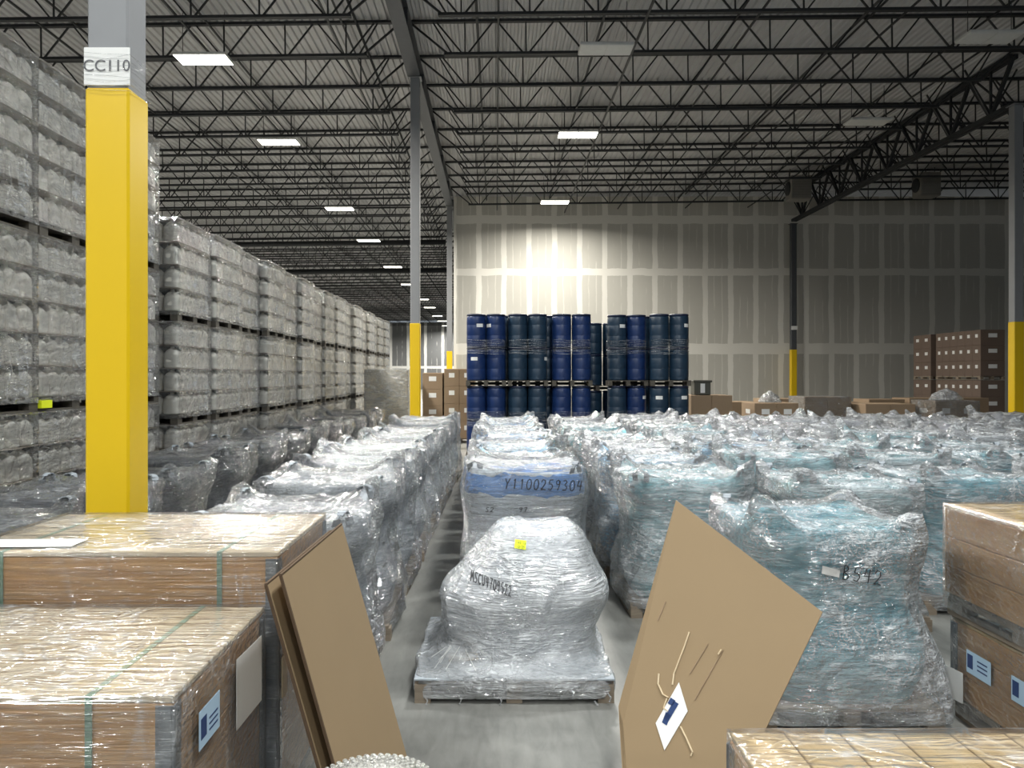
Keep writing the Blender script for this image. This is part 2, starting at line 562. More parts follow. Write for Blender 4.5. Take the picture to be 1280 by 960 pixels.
WALL_Y = 37.3
FAR_Y = 120.0
XL, XR = -36.0, 34.0
struct('floor', MB().box(XL, XR, -24, FAR_Y + 0.4, -0.2, 0).mesh('floor', M['floor']))
b = MB()
pitch, xs = 0.19, []
x = XL
while x < XR:
    xs += [(x, 0), (x + 0.07, 0), (x + 0.095, 0.05), (x + 0.165, 0.05)]
    x += pitch
vs = [(x, y, roofz(x) + dz) for y in (-24, FAR_Y + 0.4) for x, dz in xs] + [(x, y, roofz(x) + 0.4) for y in (-24, FAR_Y + 0.4) for x in (XL, XR)]
n = len(xs)
b.add(vs, [(i, i + n, i + 1 + n, i + 1) for i in range(n - 1)] + [(2 * n, 2 * n + 1, 2 * n + 3, 2 * n + 2)])
struct('ceiling', b.mesh('ceiling', M['deck']))
struct('wall_back', MB().box(-2.05, XR, WALL_Y, WALL_Y + 0.3, 0, 10.75).mesh('wall_back', M['wall']))
struct('wall_left', MB().box(XL - 0.3, XL, -24, FAR_Y, 0, 10.39).mesh('wall_left', M['wall']))
struct('wall_right', MB().box(XR, XR + 0.3, -24, WALL_Y, 0, 11.2).mesh('wall_right', M['wall']))
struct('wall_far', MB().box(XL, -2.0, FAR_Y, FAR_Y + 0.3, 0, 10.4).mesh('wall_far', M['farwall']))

# ------------------------------------------------------------------ columns
GX, TX = -2.23, 14.19          # the column lines under the solid girder and the deep truss
COLS = [4.70 + 0.13, 21.0, 37.0 - 0.05]


def column(x, y, top, sleeve, label, w=0.25, sw=0.27):
    t = thing('steel_column', label, 'column', (x, y, 0))
    b = MB().cbox(-w / 2, w / 2, -w / 2, w / 2, 0.02, top, 0.012)
    b.box(-w / 2 - 0.06, w / 2 + 0.06, -w / 2 - 0.06, w / 2 + 0.06, 0, 0.02)
    b.box(-w / 2 - 0.05, w / 2 + 0.05, -w / 2 - 0.05, w / 2 + 0.05, top, top + 0.02)
    ob('post', b.mesh('post', M['column']), t)
    b = MB().cbox(-sw / 2, sw / 2, -sw / 2, sw / 2, 0.022, sleeve, 0.014)
    ob('protective_sleeve', b.mesh('protective_sleeve', M['yellow']), t, label='bright yellow protective sleeve')
    return t


GTOP = roofz(GX) - 0.62
near_col = column(GX - 0.145, COLS[0], GTOP - 0.03, 3.815, 'nearest grey column in a yellow sleeve with a CC110 sign')
column(GX + 0.03, COLS[1], GTOP - 0.03, EYE + 66 / F * 20.9, 'slim grey column with yellow sleeve, standing left of the blue drums')
column(GX + 0.0, COLS[2], GTOP - 0.03, EYE + 31 / F * 37, 'far grey column with yellow sleeve at the left end of the drywall')
column(TX, COLS[1], 9.42, EYE + 68 / F * 20.9, 'grey column with yellow sleeve at the right edge under the deep truss')
fc = column(TX, COLS[2] - 0.2, 9.30, EYE + 33 / F * 36.7, 'thin dark column against the drywall holding the far end of the truss')
setmat(fc.children[0], M['girder'])
ob('sign', MB().box(-0.15, 0.15, -0.005, 0.005, -0.09, 0.09).mesh('sign', M['white']), fc, (0, -0.142, EYE + 60 / F * 36.7), label='small white column sign')
# sign with its letters on the near column
sg = ob('sign', MB().box(-0.139, 0.139, -0.004, 0.004, -0.115, 0.115).mesh('sign', M['white']), near_col, (0, -0.131, 3.94), label='white paper sign reading CC110')


def text_mesh(txt, size, mat, name):
    cu = bpy.data.curves.new(name, 'FONT')
    cu.body = txt
    cu.size = size
    cu.align_x, cu.align_y = 'CENTER', 'CENTER'
    cu.extrude = 0.0008
    tmp = bpy.data.objects.new('lettering', cu)
    COL.objects.link(tmp)
    bpy.context.view_layer.update()
    me = bpy.data.meshes.new_from_object(tmp.evaluated_get(bpy.context.evaluated_depsgraph_get()))
    bpy.data.objects.remove(tmp)
    bpy.data.curves.remove(cu)
    me.materials.clear()
    me.materials.append(mat)
    return me


ob('lettering', text_mesh('CC110', 0.10, M['greyink'], 'lettering'), sg, (0, -0.006, 0.0), (PI / 2, 0, 0))
fw = MB()
for k in range(9):
    z = 3.80 + 0.028 * k
    fw.tube([(-0.144, -0.142, z), (0.0, -0.146, z + R.uniform(-.02, .02)), (0.144, -0.142, z + R.uniform(-.02, .02)), (0.146, 0.14, z + R.uniform(-.02, .02))], 0.0012, 4)
ob('clear_tape', fw.mesh('clear_tape', M['film']), near_col)

# ------------------------------------------------------------------ roof steel: joists, girder, truss, bridging
JD = 0.80                       # joist depth
SPAN = TX - GX
ANG = -math.atan(SLOPE)


def joist_meshes(span, gap_l, gap_r):
    half = span / 2
    zt, zb = -0.045, -0.045 - JD
    top = MB()
    for s in (-1, 1):
        top.box(-half, half, s * 0.03 - 0.025, s * 0.03 + 0.025, zt - 0.03, zt + 0.035)
    bot = MB()
    x0, x1 = -half + gap_l, half - gap_r
    for s in (-1, 1):
        bot.box(x0, x1, s * 0.03 - 0.025, s * 0.03 + 0.025, zb - 0.035, zb + 0.03)
    web = MB()
    nb = int((x1 - x0 - 0.5) // 1.5)
    st = (x1 - x0 - nb * 1.5) / 2
    nodes = [x0 + st + 1.5 * k for k in range(nb + 1)]
    for i, xb in enumerate(nodes):
        web.bar((xb, 0, zb), (xb, 0, zt), 0.032)
        for sx in (-0.75, 0.75):
            web.bar((xb + (0.06 if sx > 0 else -0.06), 0, zb), (xb + sx * 0.94, 0, zt), 0.036)
    web.bar((x0 + 0.1, 0, zb), (-half + 0.1, 0, zt), 0.045)
    web.bar((x1 - 0.1, 0, zb), (half - 0.1, 0, zt), 0.045)
    web.bar((x0 + 0.2, 0, zb), (x0 - 0.28, 0, zt), 0.034)
    web.bar((x1 - 0.2, 0, zb), (x1 + 0.28, 0, zt), 0.034)
    return top.mesh('top_chord', M['steel']), bot.mesh('bottom_chord', M['steel']), web.mesh('web', M['steel'])


JM = joist_meshes(SPAN, 0.95, 0.95)
J0, JP = 16.85, 2.07


def joist(xc, y, label, group):
    t = thing('roof_joist', label, 'roof joist', (xc, y, roofz(xc)), 0, group)
    t.rotation_euler = (0, ANG, 0)
    for nm, me in zip(('top_chord', 'bottom_chord', 'web'), JM):
        ob(nm, me, t)
    return t


JC, JL, JR, JLL = None, None, None, None
XC_, XLc, XRc, XLLc = (GX + TX) / 2, GX - SPAN / 2, TX + SPAN / 2, GX - 1.5 * SPAN
proto = None
for k in range(-1, 50):
    y = J0 + JP * k
    spots = []
    if y < WALL_Y - 0.2:
        spots.append((XC_, 'dark open-web roof joist between girder and truss, %s counted from the camera' % ORD[max(k + 1, 0)], 'joists between girder and truss'))
        spots.append((XRc, 'dark open-web roof joist right of the deep truss, %s counted from the camera' % ORD[max(k + 1, 0)], 'joists right of the truss'))
    if y < FAR_Y - 1:
        spots.append((XLc, 'dark open-web roof joist left of the girder, %s counted from the camera' % ORD[k + 1], 'joists left of the girder'))
    if 60 < y < FAR_Y - 1:
        spots.append((XLLc, 'dark open-web roof joist over the far left hall, %s counted from the camera' % ORD[k + 1], 'joists over the far left hall'))
    for xc, lb, gr in spots:
        if proto is None:
            proto = joist(xc, y, lb, gr)
        else:
            dup(proto, (xc, y, roofz(xc)), None, lb, gr)


def ibeam(x, y0, y1, ztop, depth, fw, name, label):
    t = thing(name, label, 'girder', (x, y0, ztop))
    L = y1 - y0
    ob('top_flange', MB().box(-fw / 2, fw / 2, 0, L, -0.025, 0).mesh('top_flange', M['girder']), t)
    ob('bottom_flange', MB().box(-fw / 2, fw / 2, 0, L, -depth, -depth + 0.025).mesh('bottom_flange', M['girder']), t)
    b = MB().box(-0.012, 0.012, 0, L, -depth + 0.025, -0.025)
    for k in range(int(L / 4)):
        b.box(-fw / 2 + 0.01, fw / 2 - 0.01, 2 + 4 * k, 2.012 + 4 * k, -depth + 0.025, -0.025)
    ob('web', b.mesh('web', M['girder']), t)
    return t


ibeam(GX, -8, WALL_Y - 0.4, roofz(GX) - 0.10, 0.52, 0.34, 'roof_girder', 'solid grey steel girder running overhead toward the drywall')
ibeam(GX, WALL_Y + 0.4, FAR_Y - 0.5, roofz(GX) - 0.10, 0.52, 0.34, 'roof_girder', 'dark grey girder continuing behind the left end of the drywall')

# the deep truss girder over the right column line
ty0, ty1 = COLS[1] + 0.1, COLS[2] - 0.3
tt = thing('truss_girder', 'deep dark steel truss girder between the two right columns', 'truss', (TX, ty0, 0))
L = ty1 - ty0
zt, zb = roofz(TX) - 0.16, 9.46
ob('top_chord', MB().box(-0.13, -0.02, 0, L, zt - 0.06, zt + 0.06).box(0.02, 0.13, 0, L, zt - 0.06, zt + 0.06).mesh('top_chord', M['steel']), tt)
ob('bottom_chord', MB().box(-0.13, -0.02, 0, L, zb - 0.06, zb + 0.06).box(0.02, 0.13, 0, L, zb - 0.06, zb + 0.06).mesh('bottom_chord', M['steel']), tt)
npan = 8
for k in range(npan):
    ya, yb = L * k / npan, L * (k + 1) / npan
    ym = (ya + yb) / 2
    ob('diagonal', MB().bar((0, ya, zt), (0, ym, zb), 0.09).mesh('diagonal', M['steel']), tt)
    ob('diagonal', MB().bar((0, ym, zb), (0, yb, zt), 0.09).mesh('diagonal', M['steel']), tt)
    ob('upright', MB().bar((0, ym, zb), (0, ym, zt), 0.06).mesh('upright', M['steel']), tt)
    ob('knee_brace', MB().bar((0, ym, zb), (0.75, ym, zt + 0.02), 0.04).bar((0, ym, zb), (-0.75, ym, zt), 0.04).mesh('knee_brace', M['steel']), tt)

# bridging angles and sprinkler branch pipes: long straight runs along the hall
for i, x in enumerate((-10.2, -7.0, -3.75, 0.05, 5.85, 9.1, 12.1)):
    y1 = WALL_Y - 0.3 if x > GX else FAR_Y - 2
    where = '%s run from the left' % ORD[i]
    for hz, nm in ((-0.13, 'upper'), (-0.80, 'lower')):
        o = ob('bridging_angle', MB().box(-0.02, 0.02, -6, y1, -0.02, 0.02).mesh('bridging_angle', M['steel']), None, (x, 0, roofz(x) + hz))
        tag(o, 'thin bridging angle under the roof, %s of its pair, %s' % (nm, where), 'bridging', 'bridging angles across the joists')
for i, (x, hz) in enumerate(((-3.35, -0.26), (-0.45, -0.3), (2.58, -0.22), (3.3, -0.95), (8.75, -0.3))):
    y1 = WALL_Y - 0.3 if x > GX else FAR_Y - 2
    o = ob('sprinkler_pipe', MB().tube([(0, -6, 0), (0, y1, 0)], 0.034, 8).mesh('sprinkler_pipe', M['steel'], True), None, (x, 0, roofz(x) + hz))
    tag(o, 'dark sprinkler pipe running along the roof, %s from the left' % ORD[i], 'pipe', 'sprinkler branch pipes under the roof')
for i, y in enumerate((44.3, 56.2)):
    b = MB().tube([(-30, 0, -30 * SLOPE), (-2.9, 0, -2.9 * SLOPE)], 0.15, 10)
    for k in range(9):
        xx = -29 + 3.2 * k
        b.bar((xx, 0, xx * SLOPE), (xx, 0, xx * SLOPE + 0.19), 0.02)
    o = ob('sprinkler_main', b.mesh('sprinkler_main', M['steel'], True), None, (0, y, ROOF - 1.03))
    tag(o, 'thick dark main pipe crossing the left hall roof, the %s one' % ('nearer', 'farther')[i], 'pipe', 'sprinkler mains over the left hall')

# ------------------------------------------------------------------ lamps
LW, LDp = 1.25, 0.62


def lamp(x, y, on, label, group, drop=1.14, watt=LAMP_WATT, tone=LAMP_COL):
    z = roofz(x) - drop
    t = thing('high_bay_light', label, 'ceiling light', (x, y, z), 0, group)
    b = MB().cbox(-LW / 2, LW / 2, -LDp / 2, LDp / 2, 0.012, 0.075, 0.008)
    b.cbox(-0.2, 0.2, -0.09, 0.09, 0.075, 0.13, 0.01)
    ob('housing', b.mesh('housing', M['lampbody']), t)
    for s in (-1, 1):
        ob('lens', MB().box(s * 0.31 - 0.295, s * 0.31 + 0.295, -LDp / 2 + 0.02, LDp / 2 - 0.02, 0, 0.012).mesh('lens', M['lampon' if on else 'lampoff']), t)
        ob('hanger', MB().bar((s * 0.5, 0, 0.07), (s * 0.5, 0, drop + 0.01), 0.012).mesh('hanger', M['steel']), t)
    if on:
        ld = bpy.data.lights.new('lamp_glow', 'AREA')
        ld.shape = 'RECTANGLE'
        ld.size, ld.size_y = LW - 0.06, LDp - 0.06
        ld.energy = watt
        ld.color = tone
        ld.spread = math.radians(165)
        lo = bpy.data.objects.new('lamp_glow', ld)
        COL.objects.link(lo)
        lo.parent = t
        lo.location = (0, 0, -0.012)
    return t


ga, gb, gc, gd = 'lit lamps over the jug stacks', 'lit lamps over the far left hall', 'lamps over the drums', 'unlit lamps on the right'
for i, y in enumerate((-21.0, -13.5, -6.0, 2.5, 10.5)):  # rows carried on out of view, added to light the foreground
    lamp(-6.9, y, True, 'unseen lit white lamp over the jug stacks, %s of those behind or above the camera' % ORD[i], ga, watt=NEAR_WATT, tone=NEAR_COL)
    lamp(2.6, y, True, 'unseen lit white lamp over the bulk bags, %s of those behind or above the camera' % ORD[i], gc, watt=NEAR_WATT, tone=NEAR_COL)
for i, y in enumerate((18.4, 24.9, 34.8, 43.0, 53.4, 63.6, 76.0, 85.0, 97.0, 106.0, 116.0)):
    lamp(-6.9 - 0.005 * y, y, True, 'lit white ceiling lamp over the jug stacks, %s in its line from the camera' % ORD[i], ga)
for i, y in enumerate((22.0, 36.0, 50.0, 64.5, 77.0, 85.5, 99.0, 110.0)):  # the nearest are out of sight, added for lighting
    lamp(-16.7, y, True, 'lit lamp beyond the jug stack tops, %s in the far left line' % ORD[i], gb)
lamp(2.58, 18.1, False, 'unlit pale ceiling lamp high above the blue drums, nearest the camera', gc)
lamp(2.6, 24.5, True, 'lit white ceiling lamp between the drums and the camera', gc)
lamp(2.6, 34.0, True, 'lit white ceiling lamp nearest the drywall', gc, watt=720.0)
lamp(11.35, 17.7, False, 'unlit pale ceiling lamp at the upper right corner', gd)
lamp(11.4, 23.6, False, 'unlit pale ceiling lamp left of the deep truss', gd)

# unit heaters by the truss
for (px, py, d, lb) in ((998, 236, 33.0, 'beige box heater hanging above the thin dark column'), (1158, 232, 33.0, 'beige box heater hanging right of the deep truss')):
    p = P(px, py, d)
    t = thing('unit_heater', lb, 'heater', p)
    ob('case', MB().cbox(-0.44, 0.44, -0.35, 0.35, -0.5, 0.5, 0.03).mesh('case', M['heater']), t)
    b = MB()
    for k in range(7):
        b.box(-0.36, 0.36, -0.375, -0.35, -0.38 + 0.11 * k, -0.34 + 0.11 * k)
    ob('louvre', b.mesh('louvre', M['heater']), t)
    b = MB()
    for s in (-1, 1):
        b.bar((s * 0.36, 0, 0.49), (s * 0.36, 0, roofz(p.x) - p.z - 0.03), 0.02)
    ob('hanger', b.mesh('hanger', M['steel']), t)
    ob('fan_guard', MB().lathe([(0.30, 0), (0.30, 0.04), (0.26, 0.06), (0.05, 0.07)], 20).mesh('fan_guard', M['steel']), t, (-0.44, 0, 0), (0, -PI / 2, 0))


# ------------------------------------------------------------------ pallets
def pallet_mesh(w, d, h=0.14, name='pallet', nb=6, mat=None, back_board=False):
    b = MB()
    if back_board:
        b.box(-w / 2, w / 2, d / 2 - 0.03, d / 2, 0.022, h - 0.044)  # closed board across the rear, added so the openings look dark
    bw = w  # deck boards run along x
    step = d / nb
    for k in range(nb):
        y = -d / 2 + step * (k + 0.5)
        b.box(-bw / 2, bw / 2, y - step * 0.40, y + step * 0.40, h - 0.022, h)
    for x in (-w / 2 + 0.05, 0, w / 2 - 0.05):
        b.box(x - 0.05, x + 0.05, -d / 2, d / 2, h - 0.044, h - 0.022)
        for y in (-d / 2 + 0.07, 0, d / 2 - 0.07):
            b.box(x - 0.05, x + 0.05, y - 0.07, y + 0.07, 0.022, h - 0.044)
        b.box(x - 0.05, x + 0.05, -d / 2, d / 2, 0, 0.022)
    return b.mesh(name, mat or M['palletwood'])


# ------------------------------------------------------------------ left stacks of jugs
JW, JH = 0.208, 0.30


def jug_mesh():
    b = MB()
    n = 20
    prof = [(0.002, 0.90), (0.012, 0.97), (0.03, 1.0), (0.17, 1.0), (0.195, 0.97), (0.215, 0.89), (0.235, 0.77), (0.252, 0.60), (0.265, 0.42), (0.27, 0.26), (0.294, 0.26), (0.296, 0.20)]
    vs = []
    for z, s in prof:
        ex = 4.0 if z < 0.16 else max(2.0, 4.0 - (z - 0.16) * 26)
        for k in range(n):
            a = 2 * PI * (k + 0.5) / n
            c, sn = math.cos(a), math.sin(a)
            r = (abs(c) ** ex + abs(sn) ** ex) ** (-1 / ex) * (JW / 2 - 0.003) * s
            vs.append((r * c, r * sn, z))
    fs = [(i * n + k, i * n + (k + 1) % n, (i + 1) * n + (k + 1) % n, (i + 1) * n + k) for i in range(len(prof) - 1) for k in range(n)]
    fs += [tuple(range(n))[::-1], tuple((len(prof) - 1) * n + k for k in range(n))]
    b.add(vs, fs)
    return b.mesh('jug', M['jug'], True)


JUG = jug_mesh()


def wrap_shell(w, d, z0, z1, seed, layer=0.31, nx=34, amp=0.02, mat=None, closed_top=True, name='stretch_wrap', sag=0.012):
    """film round a square load: pulled in between the layers, crinkled, a little loose"""
    rnd = random.Random(seed)
    off = Vector((rnd.uniform(0, 50), rnd.uniform(0, 50), rnd.uniform(0, 50)))
    per = []
    m = nx
    for s in range(4):
        for k in range(m):
            t = -1 + 2 * k / m
            per.append({0: (t, -1), 1: (1, t), 2: (-t, 1), 3: (-1, -t)}[s])
    nz = max(8, int((z1 - z0) / 0.045))
    vs, fs = [], []
    N = len(per)
    for j in range(nz + 1):
        z = z0 + (z1 - z0) * j / nz
        ph = ((z - z0) / layer) % 1.0
        pull = -sag * 0.5 + sag * math.cos(2 * PI * ph)
        for (u, v) in per:
            cr = 1 - 0.012 * (max(abs(u), abs(v)) * min(abs(u), abs(v))) ** 6
            p = Vector((u * w / 2 * cr, v * d / 2 * cr, z))
            q = Vector((p.x * 3, p.y * 3, p.z * 6)) + off
            nn = mnoise.noise(q) + 0.6 * mnoise.noise(q * 2.7)
            cor = min(abs(u), abs(v)) ** 8
            k = pull * (1 - cor) + amp * 0.5 * (abs(nn) - 0.4)
            nrm = Vector((u if abs(u) >= abs(v) else 0, v if abs(v) >= abs(u) else 0, 0)).normalized()
            vs.append(p + nrm * k)
    fs = [(j * N + k, j * N + (k + 1) % N, (j + 1) * N + (k + 1) % N, (j + 1) * N + k) for j in range(nz) for k in range(N)]
    if closed_top:
        base = nz * N
        rings = 6
        prev = [base + k for k in range(N)]
        for r in range(1, rings):
            s = 1 - r / rings
            cur = []
            for (u, v) in per:
                p = Vector((u * w / 2 * s, v * d / 2 * s, z1))
                p.z += 0.012 * mnoise.noise(Vector((p.x * 5, p.y * 5, 3)) + off)
                cur.append(len(vs))
                vs.append(p)
            fs += [(prev[k], prev[(k + 1) % N], cur[(k + 1) % N], cur[k]) for k in range(N)]
            prev = cur
        fs.append(tuple(prev))
    return MB().add(vs, fs).mesh(name, mat or M['film_jug'], True)


def jug_load(name_label, group, layers, depth, loc, jugs=True, seed=0, faces=('x',), tag_yellow=False, width=1.16):
    """one wrapped pallet of jugs; +x is the aisle side, -y faces the camera"""
    key = (layers, depth, jugs, faces, seed % 3, tag_yellow)
    z0 = 0.14
    lh = JH + 0.012
    if key in jug_load.cache:
        return dup(jug_load.cache[key], loc, None, name_label, group)
    t = thing('wrapped_jug_pallet', name_label, 'pallet of jugs', loc, 0, group)
    ob('pallet', pallet_mesh(width, depth, mat=M['palletdark']), t)
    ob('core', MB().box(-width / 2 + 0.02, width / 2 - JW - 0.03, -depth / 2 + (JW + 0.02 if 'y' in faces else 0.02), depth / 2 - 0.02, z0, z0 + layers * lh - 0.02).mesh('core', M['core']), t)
    ny = int(round((depth - 0.02) / JW))
    nx = int((width - JW - 0.02) / JW)
    rnd = random.Random(seed)
    for l in range(layers):
        z = z0 + l * lh
        for k in range(ny):
            y = -depth / 2 + 0.01 + (k + 0.5) * (depth - 0.02) / ny
            ob('jug', JUG, t, (width / 2 - JW / 2 - 0.012 + rnd.uniform(-.008, .004), y, z))
        if 'y' in faces:
            for k in range(nx):
                ob('jug', JUG, t, (width / 2 - JW * 1.5 - 0.02 - k * JW, -depth / 2 + JW / 2 + 0.012, z))
        if l:
            sh = MB().cbox(-width / 2 + 0.005, width / 2 + 0.004, -depth / 2 - 0.002, depth / 2 + 0.002, z - 0.0115, z - 0.0005, 0.003)
            ob('layer_sheet', sh.mesh('layer_sheet', M['sheet']), t)
    zt = z0 + layers * lh
    ob('top_sheet', MB().cbox(-width / 2, width / 2 + 0.006, -depth / 2 - 0.004, depth / 2 + 0.004, zt - 0.011, zt, 0.003).mesh('top_sheet', M['sheet']), t)
    ob('stretch_wrap', wrap_shell(width + 0.035, depth + 0.02, z0 - 0.05, zt + 0.008, seed, lh), t)
    if tag_yellow:
        ob('corner_tag', MB().box(width / 2 - 0.02, width / 2 + 0.03, -depth / 2 - 0.02, -depth / 2 + 0.16, 0.035, 0.11).mesh('corner_tag', M['sticker']), t, label='yellow pallet corner tag')
    jug_load.cache[key] = t
    return t


jug_load.cache = {}
NEARX = -4.40
tier_h = 0.14 + 5 * 0.312
names = ['bottom', 'middle', 'top']
nd = 1.28
for s, yc in enumerate((6.75, 8.06, 9.40)):
    for ti in range(3):
        z = ti * (tier_h + 0.004)
        jug_load('wrapped jug pallet, %s tier, %s stack of the tall group by the yellow column' % (names[ti], ORD[s]),
                 'tall jug stacks', 5, nd, (NEARX - 0.58, yc, z), seed=s + ti, faces=('x',) if s else ('x', 'y'), tag_yellow=(ti == 1 and s == 1))
FARX = -4.24
t2 = 0.14 + 4 * 0.30 - 0.02
pitchy = 1.265
for s in range(16):
    yc = 10.9 + pitchy * s
    for ti in range(3):
        jug_load('wrapped jug pallet, %s tier, %s stack of the long line past the column' % (names[ti], ORD[s]),
                 'long line of jug stacks', 4, 1.2, (FARX - 0.60 + (0.0, 0.05, -0.05, 0.07, -0.02, 0.06, -0.06)[s % 7], yc, ti * (0.14 + 4 * 0.312 + 0.004)),
                 seed=s * 3 + ti, faces=('x', 'y') if s % 7 in (0, 1, 3, 5) else ('x',))


# ------------------------------------------------------------------ bulk bags
def interp_rows(rows, nz):
    rows = np.array(rows, float)
    t = np.linspace(0, 1, len(rows))
    tt = np.linspace(0, 1, nz)
    out = np.empty((nz, rows.shape[1]))
    for c in range(rows.shape[1]):
        # monotone-ish smooth interpolation
        y = rows[:, c]
        m = np.gradient(y, t)
        idx = np.clip(np.searchsorted(t, tt, side='right') - 1, 0, len(t) - 2)
        h = t[idx + 1] - t[idx]
        s = (tt - t[idx]) / h
        out[:, c] = (2 * s**3 - 3 * s**2 + 1) * y[idx] + (s**3 - 2 * s**2 + s) * h * m[idx] + (-2 * s**3 + 3 * s**2) * y[idx + 1] + (s**3 - s**2) * h * m[idx + 1]
    return out


def sack(rows, seed, name, mat, nA=88, nZ=30, nR=9, amp=0.02, freq=2.2, ridge=0.0, rfreq=3.0, ear=(0, 0, 0, 0), ear_s=0.13, crown=0.0, sag=0.0, topslope=(0, 0)):
    """closed sack surface from profile rows (z, half x, half y, squareness, cx, cy)"""
    rnd = random.Random(seed)
    off = Vector((rnd.uniform(0, 90), rnd.uniform(0, 90), rnd.uniform(0, 90)))
    prof = interp_rows(rows, nZ)
    vs, fs = [], []
    zt = prof[-1][0]
    z_bot = prof[0][0]
    hxT, hyT, cxT, cyT = prof[-1][1], prof[-1][2], prof[-1][4], prof[-1][5]

    def deform(p, nrm, wgt):
        q = Vector((p.x, p.y, p.z)) * freq + off
        d = amp * (mnoise.noise(q) + 0.5 * mnoise.noise(q * 2.3))
        if ridge:
            # pleats fan down from the top corners, tighter crinkles ride on them
            q2 = Vector((p.x * rfreq * 1.5, p.y * rfreq * 1.5, p.z * rfreq * 0.8)) + off * 1.3
            q2 += 0.6 * Vector((mnoise.noise(q2 * 0.5), mnoise.noise(q2 * 0.5 + Vector((7, 3, 1))), 0))
            d += ridge * max(0.0, 0.75 - abs(mnoise.noise(q2)) * 2.2) + ridge * 0.5 * max(0.0, 0.55 - abs(mnoise.noise(q2 * 2.4)) * 1.8)
        p = p + nrm * d * wgt
        up = max(0.0, (p.z - (zt - 0.34)) / 0.34)
        if up > 0:
            ux, uy = (p.x - cxT) / hxT, (p.y - cyT) / hyT
            for i, (sx, sy) in enumerate(((-1, -1), (1, -1), (1, 1), (-1, 1))):
                e = ear[i]
                if e:
                    dd = ((ux - sx * 0.9) * hxT) ** 2 + ((uy - sy * 0.9) * hyT) ** 2
                    g = math.exp(-dd / ear_s ** 2) * up * up
                    p.z += e * g
                    p.x += sx * e * 0.12 * g
                    p.y += sy * e * 0.12 * g
        return p
    for j in range(nZ):
        z, hx, hy, n, cx, cy = prof[j]
        for k in range(nA):
            a = 2 * PI * k / nA + 0.13 * math.sin(8 * PI * k / nA) * 0
            c, s = math.cos(a), math.sin(a)
            r = (abs(c / hx) ** n + abs(s / hy) ** n) ** (-1 / n)
            p = Vector((cx + r * c, cy + r * s, z + topslope[0] * r * c * (z - z_bot) / (zt - z_bot) + topslope[1] * r * s * (z - z_bot) / (zt - z_bot)))
            w = min(1.0, (z - z_bot) / 0.08 + 0.25)
            vs.append(deform(p, Vector((c, s, 0)), w))
    fs += [(j * nA + k, j * nA + (k + 1) % nA, (j + 1) * nA + (k + 1) % nA, (j + 1) * nA + k) for j in range(nZ - 1) for k in range(nA)]
    z, hx, hy, n, cx, cy = prof[-1]
    prev = [(nZ - 1) * nA + k for k in range(nA)]
    for rr in range(1, nR + 1):
        sc = 1 - rr / (nR + 0.6)
        cur = []
        for k in range(nA):
            a = 2 * PI * k / nA
            c, s = math.cos(a), math.sin(a)
            nn = 2 + (n - 2) * sc
            r = (abs(c / hx) ** nn + abs(s / hy) ** nn) ** (-1 / nn) * sc
            zz = z + crown * (1 - sc * sc) - sag * (1 - sc) + topslope[0] * r * c + topslope[1] * r * s
            p = Vector((cx + r * c, cy + r * s, zz))
            cur.append(len(vs))
            vs.append(deform(p, Vector((0, 0, 1)), 0.9))
        fs += [(prev[k], prev[(k + 1) % nA], cur[(k + 1) % nA], cur[k]) for k in range(nA)]
        prev = cur
    fs.append(tuple(prev))
    fs.append(tuple(range(nA))[::-1])
    return MB().add(vs, fs).mesh(name, mat, True)


def loop_mesh(seed):
    """one lifting loop: a flat strap bent over"""
    rnd = random.Random(seed)
    b = MB()
    pts = []
    for k in range(9):
        a = PI * k / 8
        pts.append((0.055 * math.cos(a), 0.02 * math.sin(2 * a), 0.10 * math.sin(a) ** 0.7 if a not in (0, PI) else 0))
    for p, q in zip(pts, pts[1:]):
        b.bar(p, q, 0.05, 0.008)
    return b.mesh('lifting_loop', M['strapdark'])


LOOP = loop_mesh(1)
BAGPAL = pallet_mesh(1.07, 1.07, 0.13, 'pallet', 6)
VAR = []
for i in range(6):
    rv = random.Random(100 + i)
    H = 1.30 + rv.uniform(-0.04, 0.05)
    wa = rv.uniform(0.45, 0.51)
    ears = [rv.choice((0.02, 0.06, 0.12, 0.19)) for _ in range(4)]
    cx, cy = rv.uniform(-.03, .03), rv.uniform(-.03, .03)
    bag = [(0.13, .44, .44, 4, 0, 0), (.28, .50, .50, 3.0, 0, 0), (.50, .515, .515, 2.8, 0, 0), (.74, wa - .03, wa - .03, 2.8, cx, cy),
           (.95, wa - .03, wa - .03, 3.2, cx, cy), (1.14, .505, .505, 4.2, 0, 0), (H - 0.035, .475, .475, 4.8, 0, 0)]
    fl = [(0.04, .54, .54, 9, 0, 0), (.16, .552, .552, 6, 0, 0), (.42, .55, .55, 3.2, 0, 0), (.70, wa + .02, wa + .02, 3.0, cx, cy),
          (.93, wa + .01, wa + .01, 3.6, cx, cy), (1.14, .54, .54, 5.5, 0, 0), (H, .53, .53, 7, 0, 0)]
    VAR.append(dict(
        H=H, ears=ears,
        bag=sack(bag, 31 + i, 'bulk_bag', M['bag_white'], 64, 22, 7, 0.03, 2.2, ear=[e * .8 for e in ears], ear_s=0.10, sag=0.06),
        film=sack(fl, 31 + i, 'stretch_wrap', M['film'], 128, 46, 12, 0.03, 2.2, 0.045, 2.6, ears, 0.11, sag=0.045)))


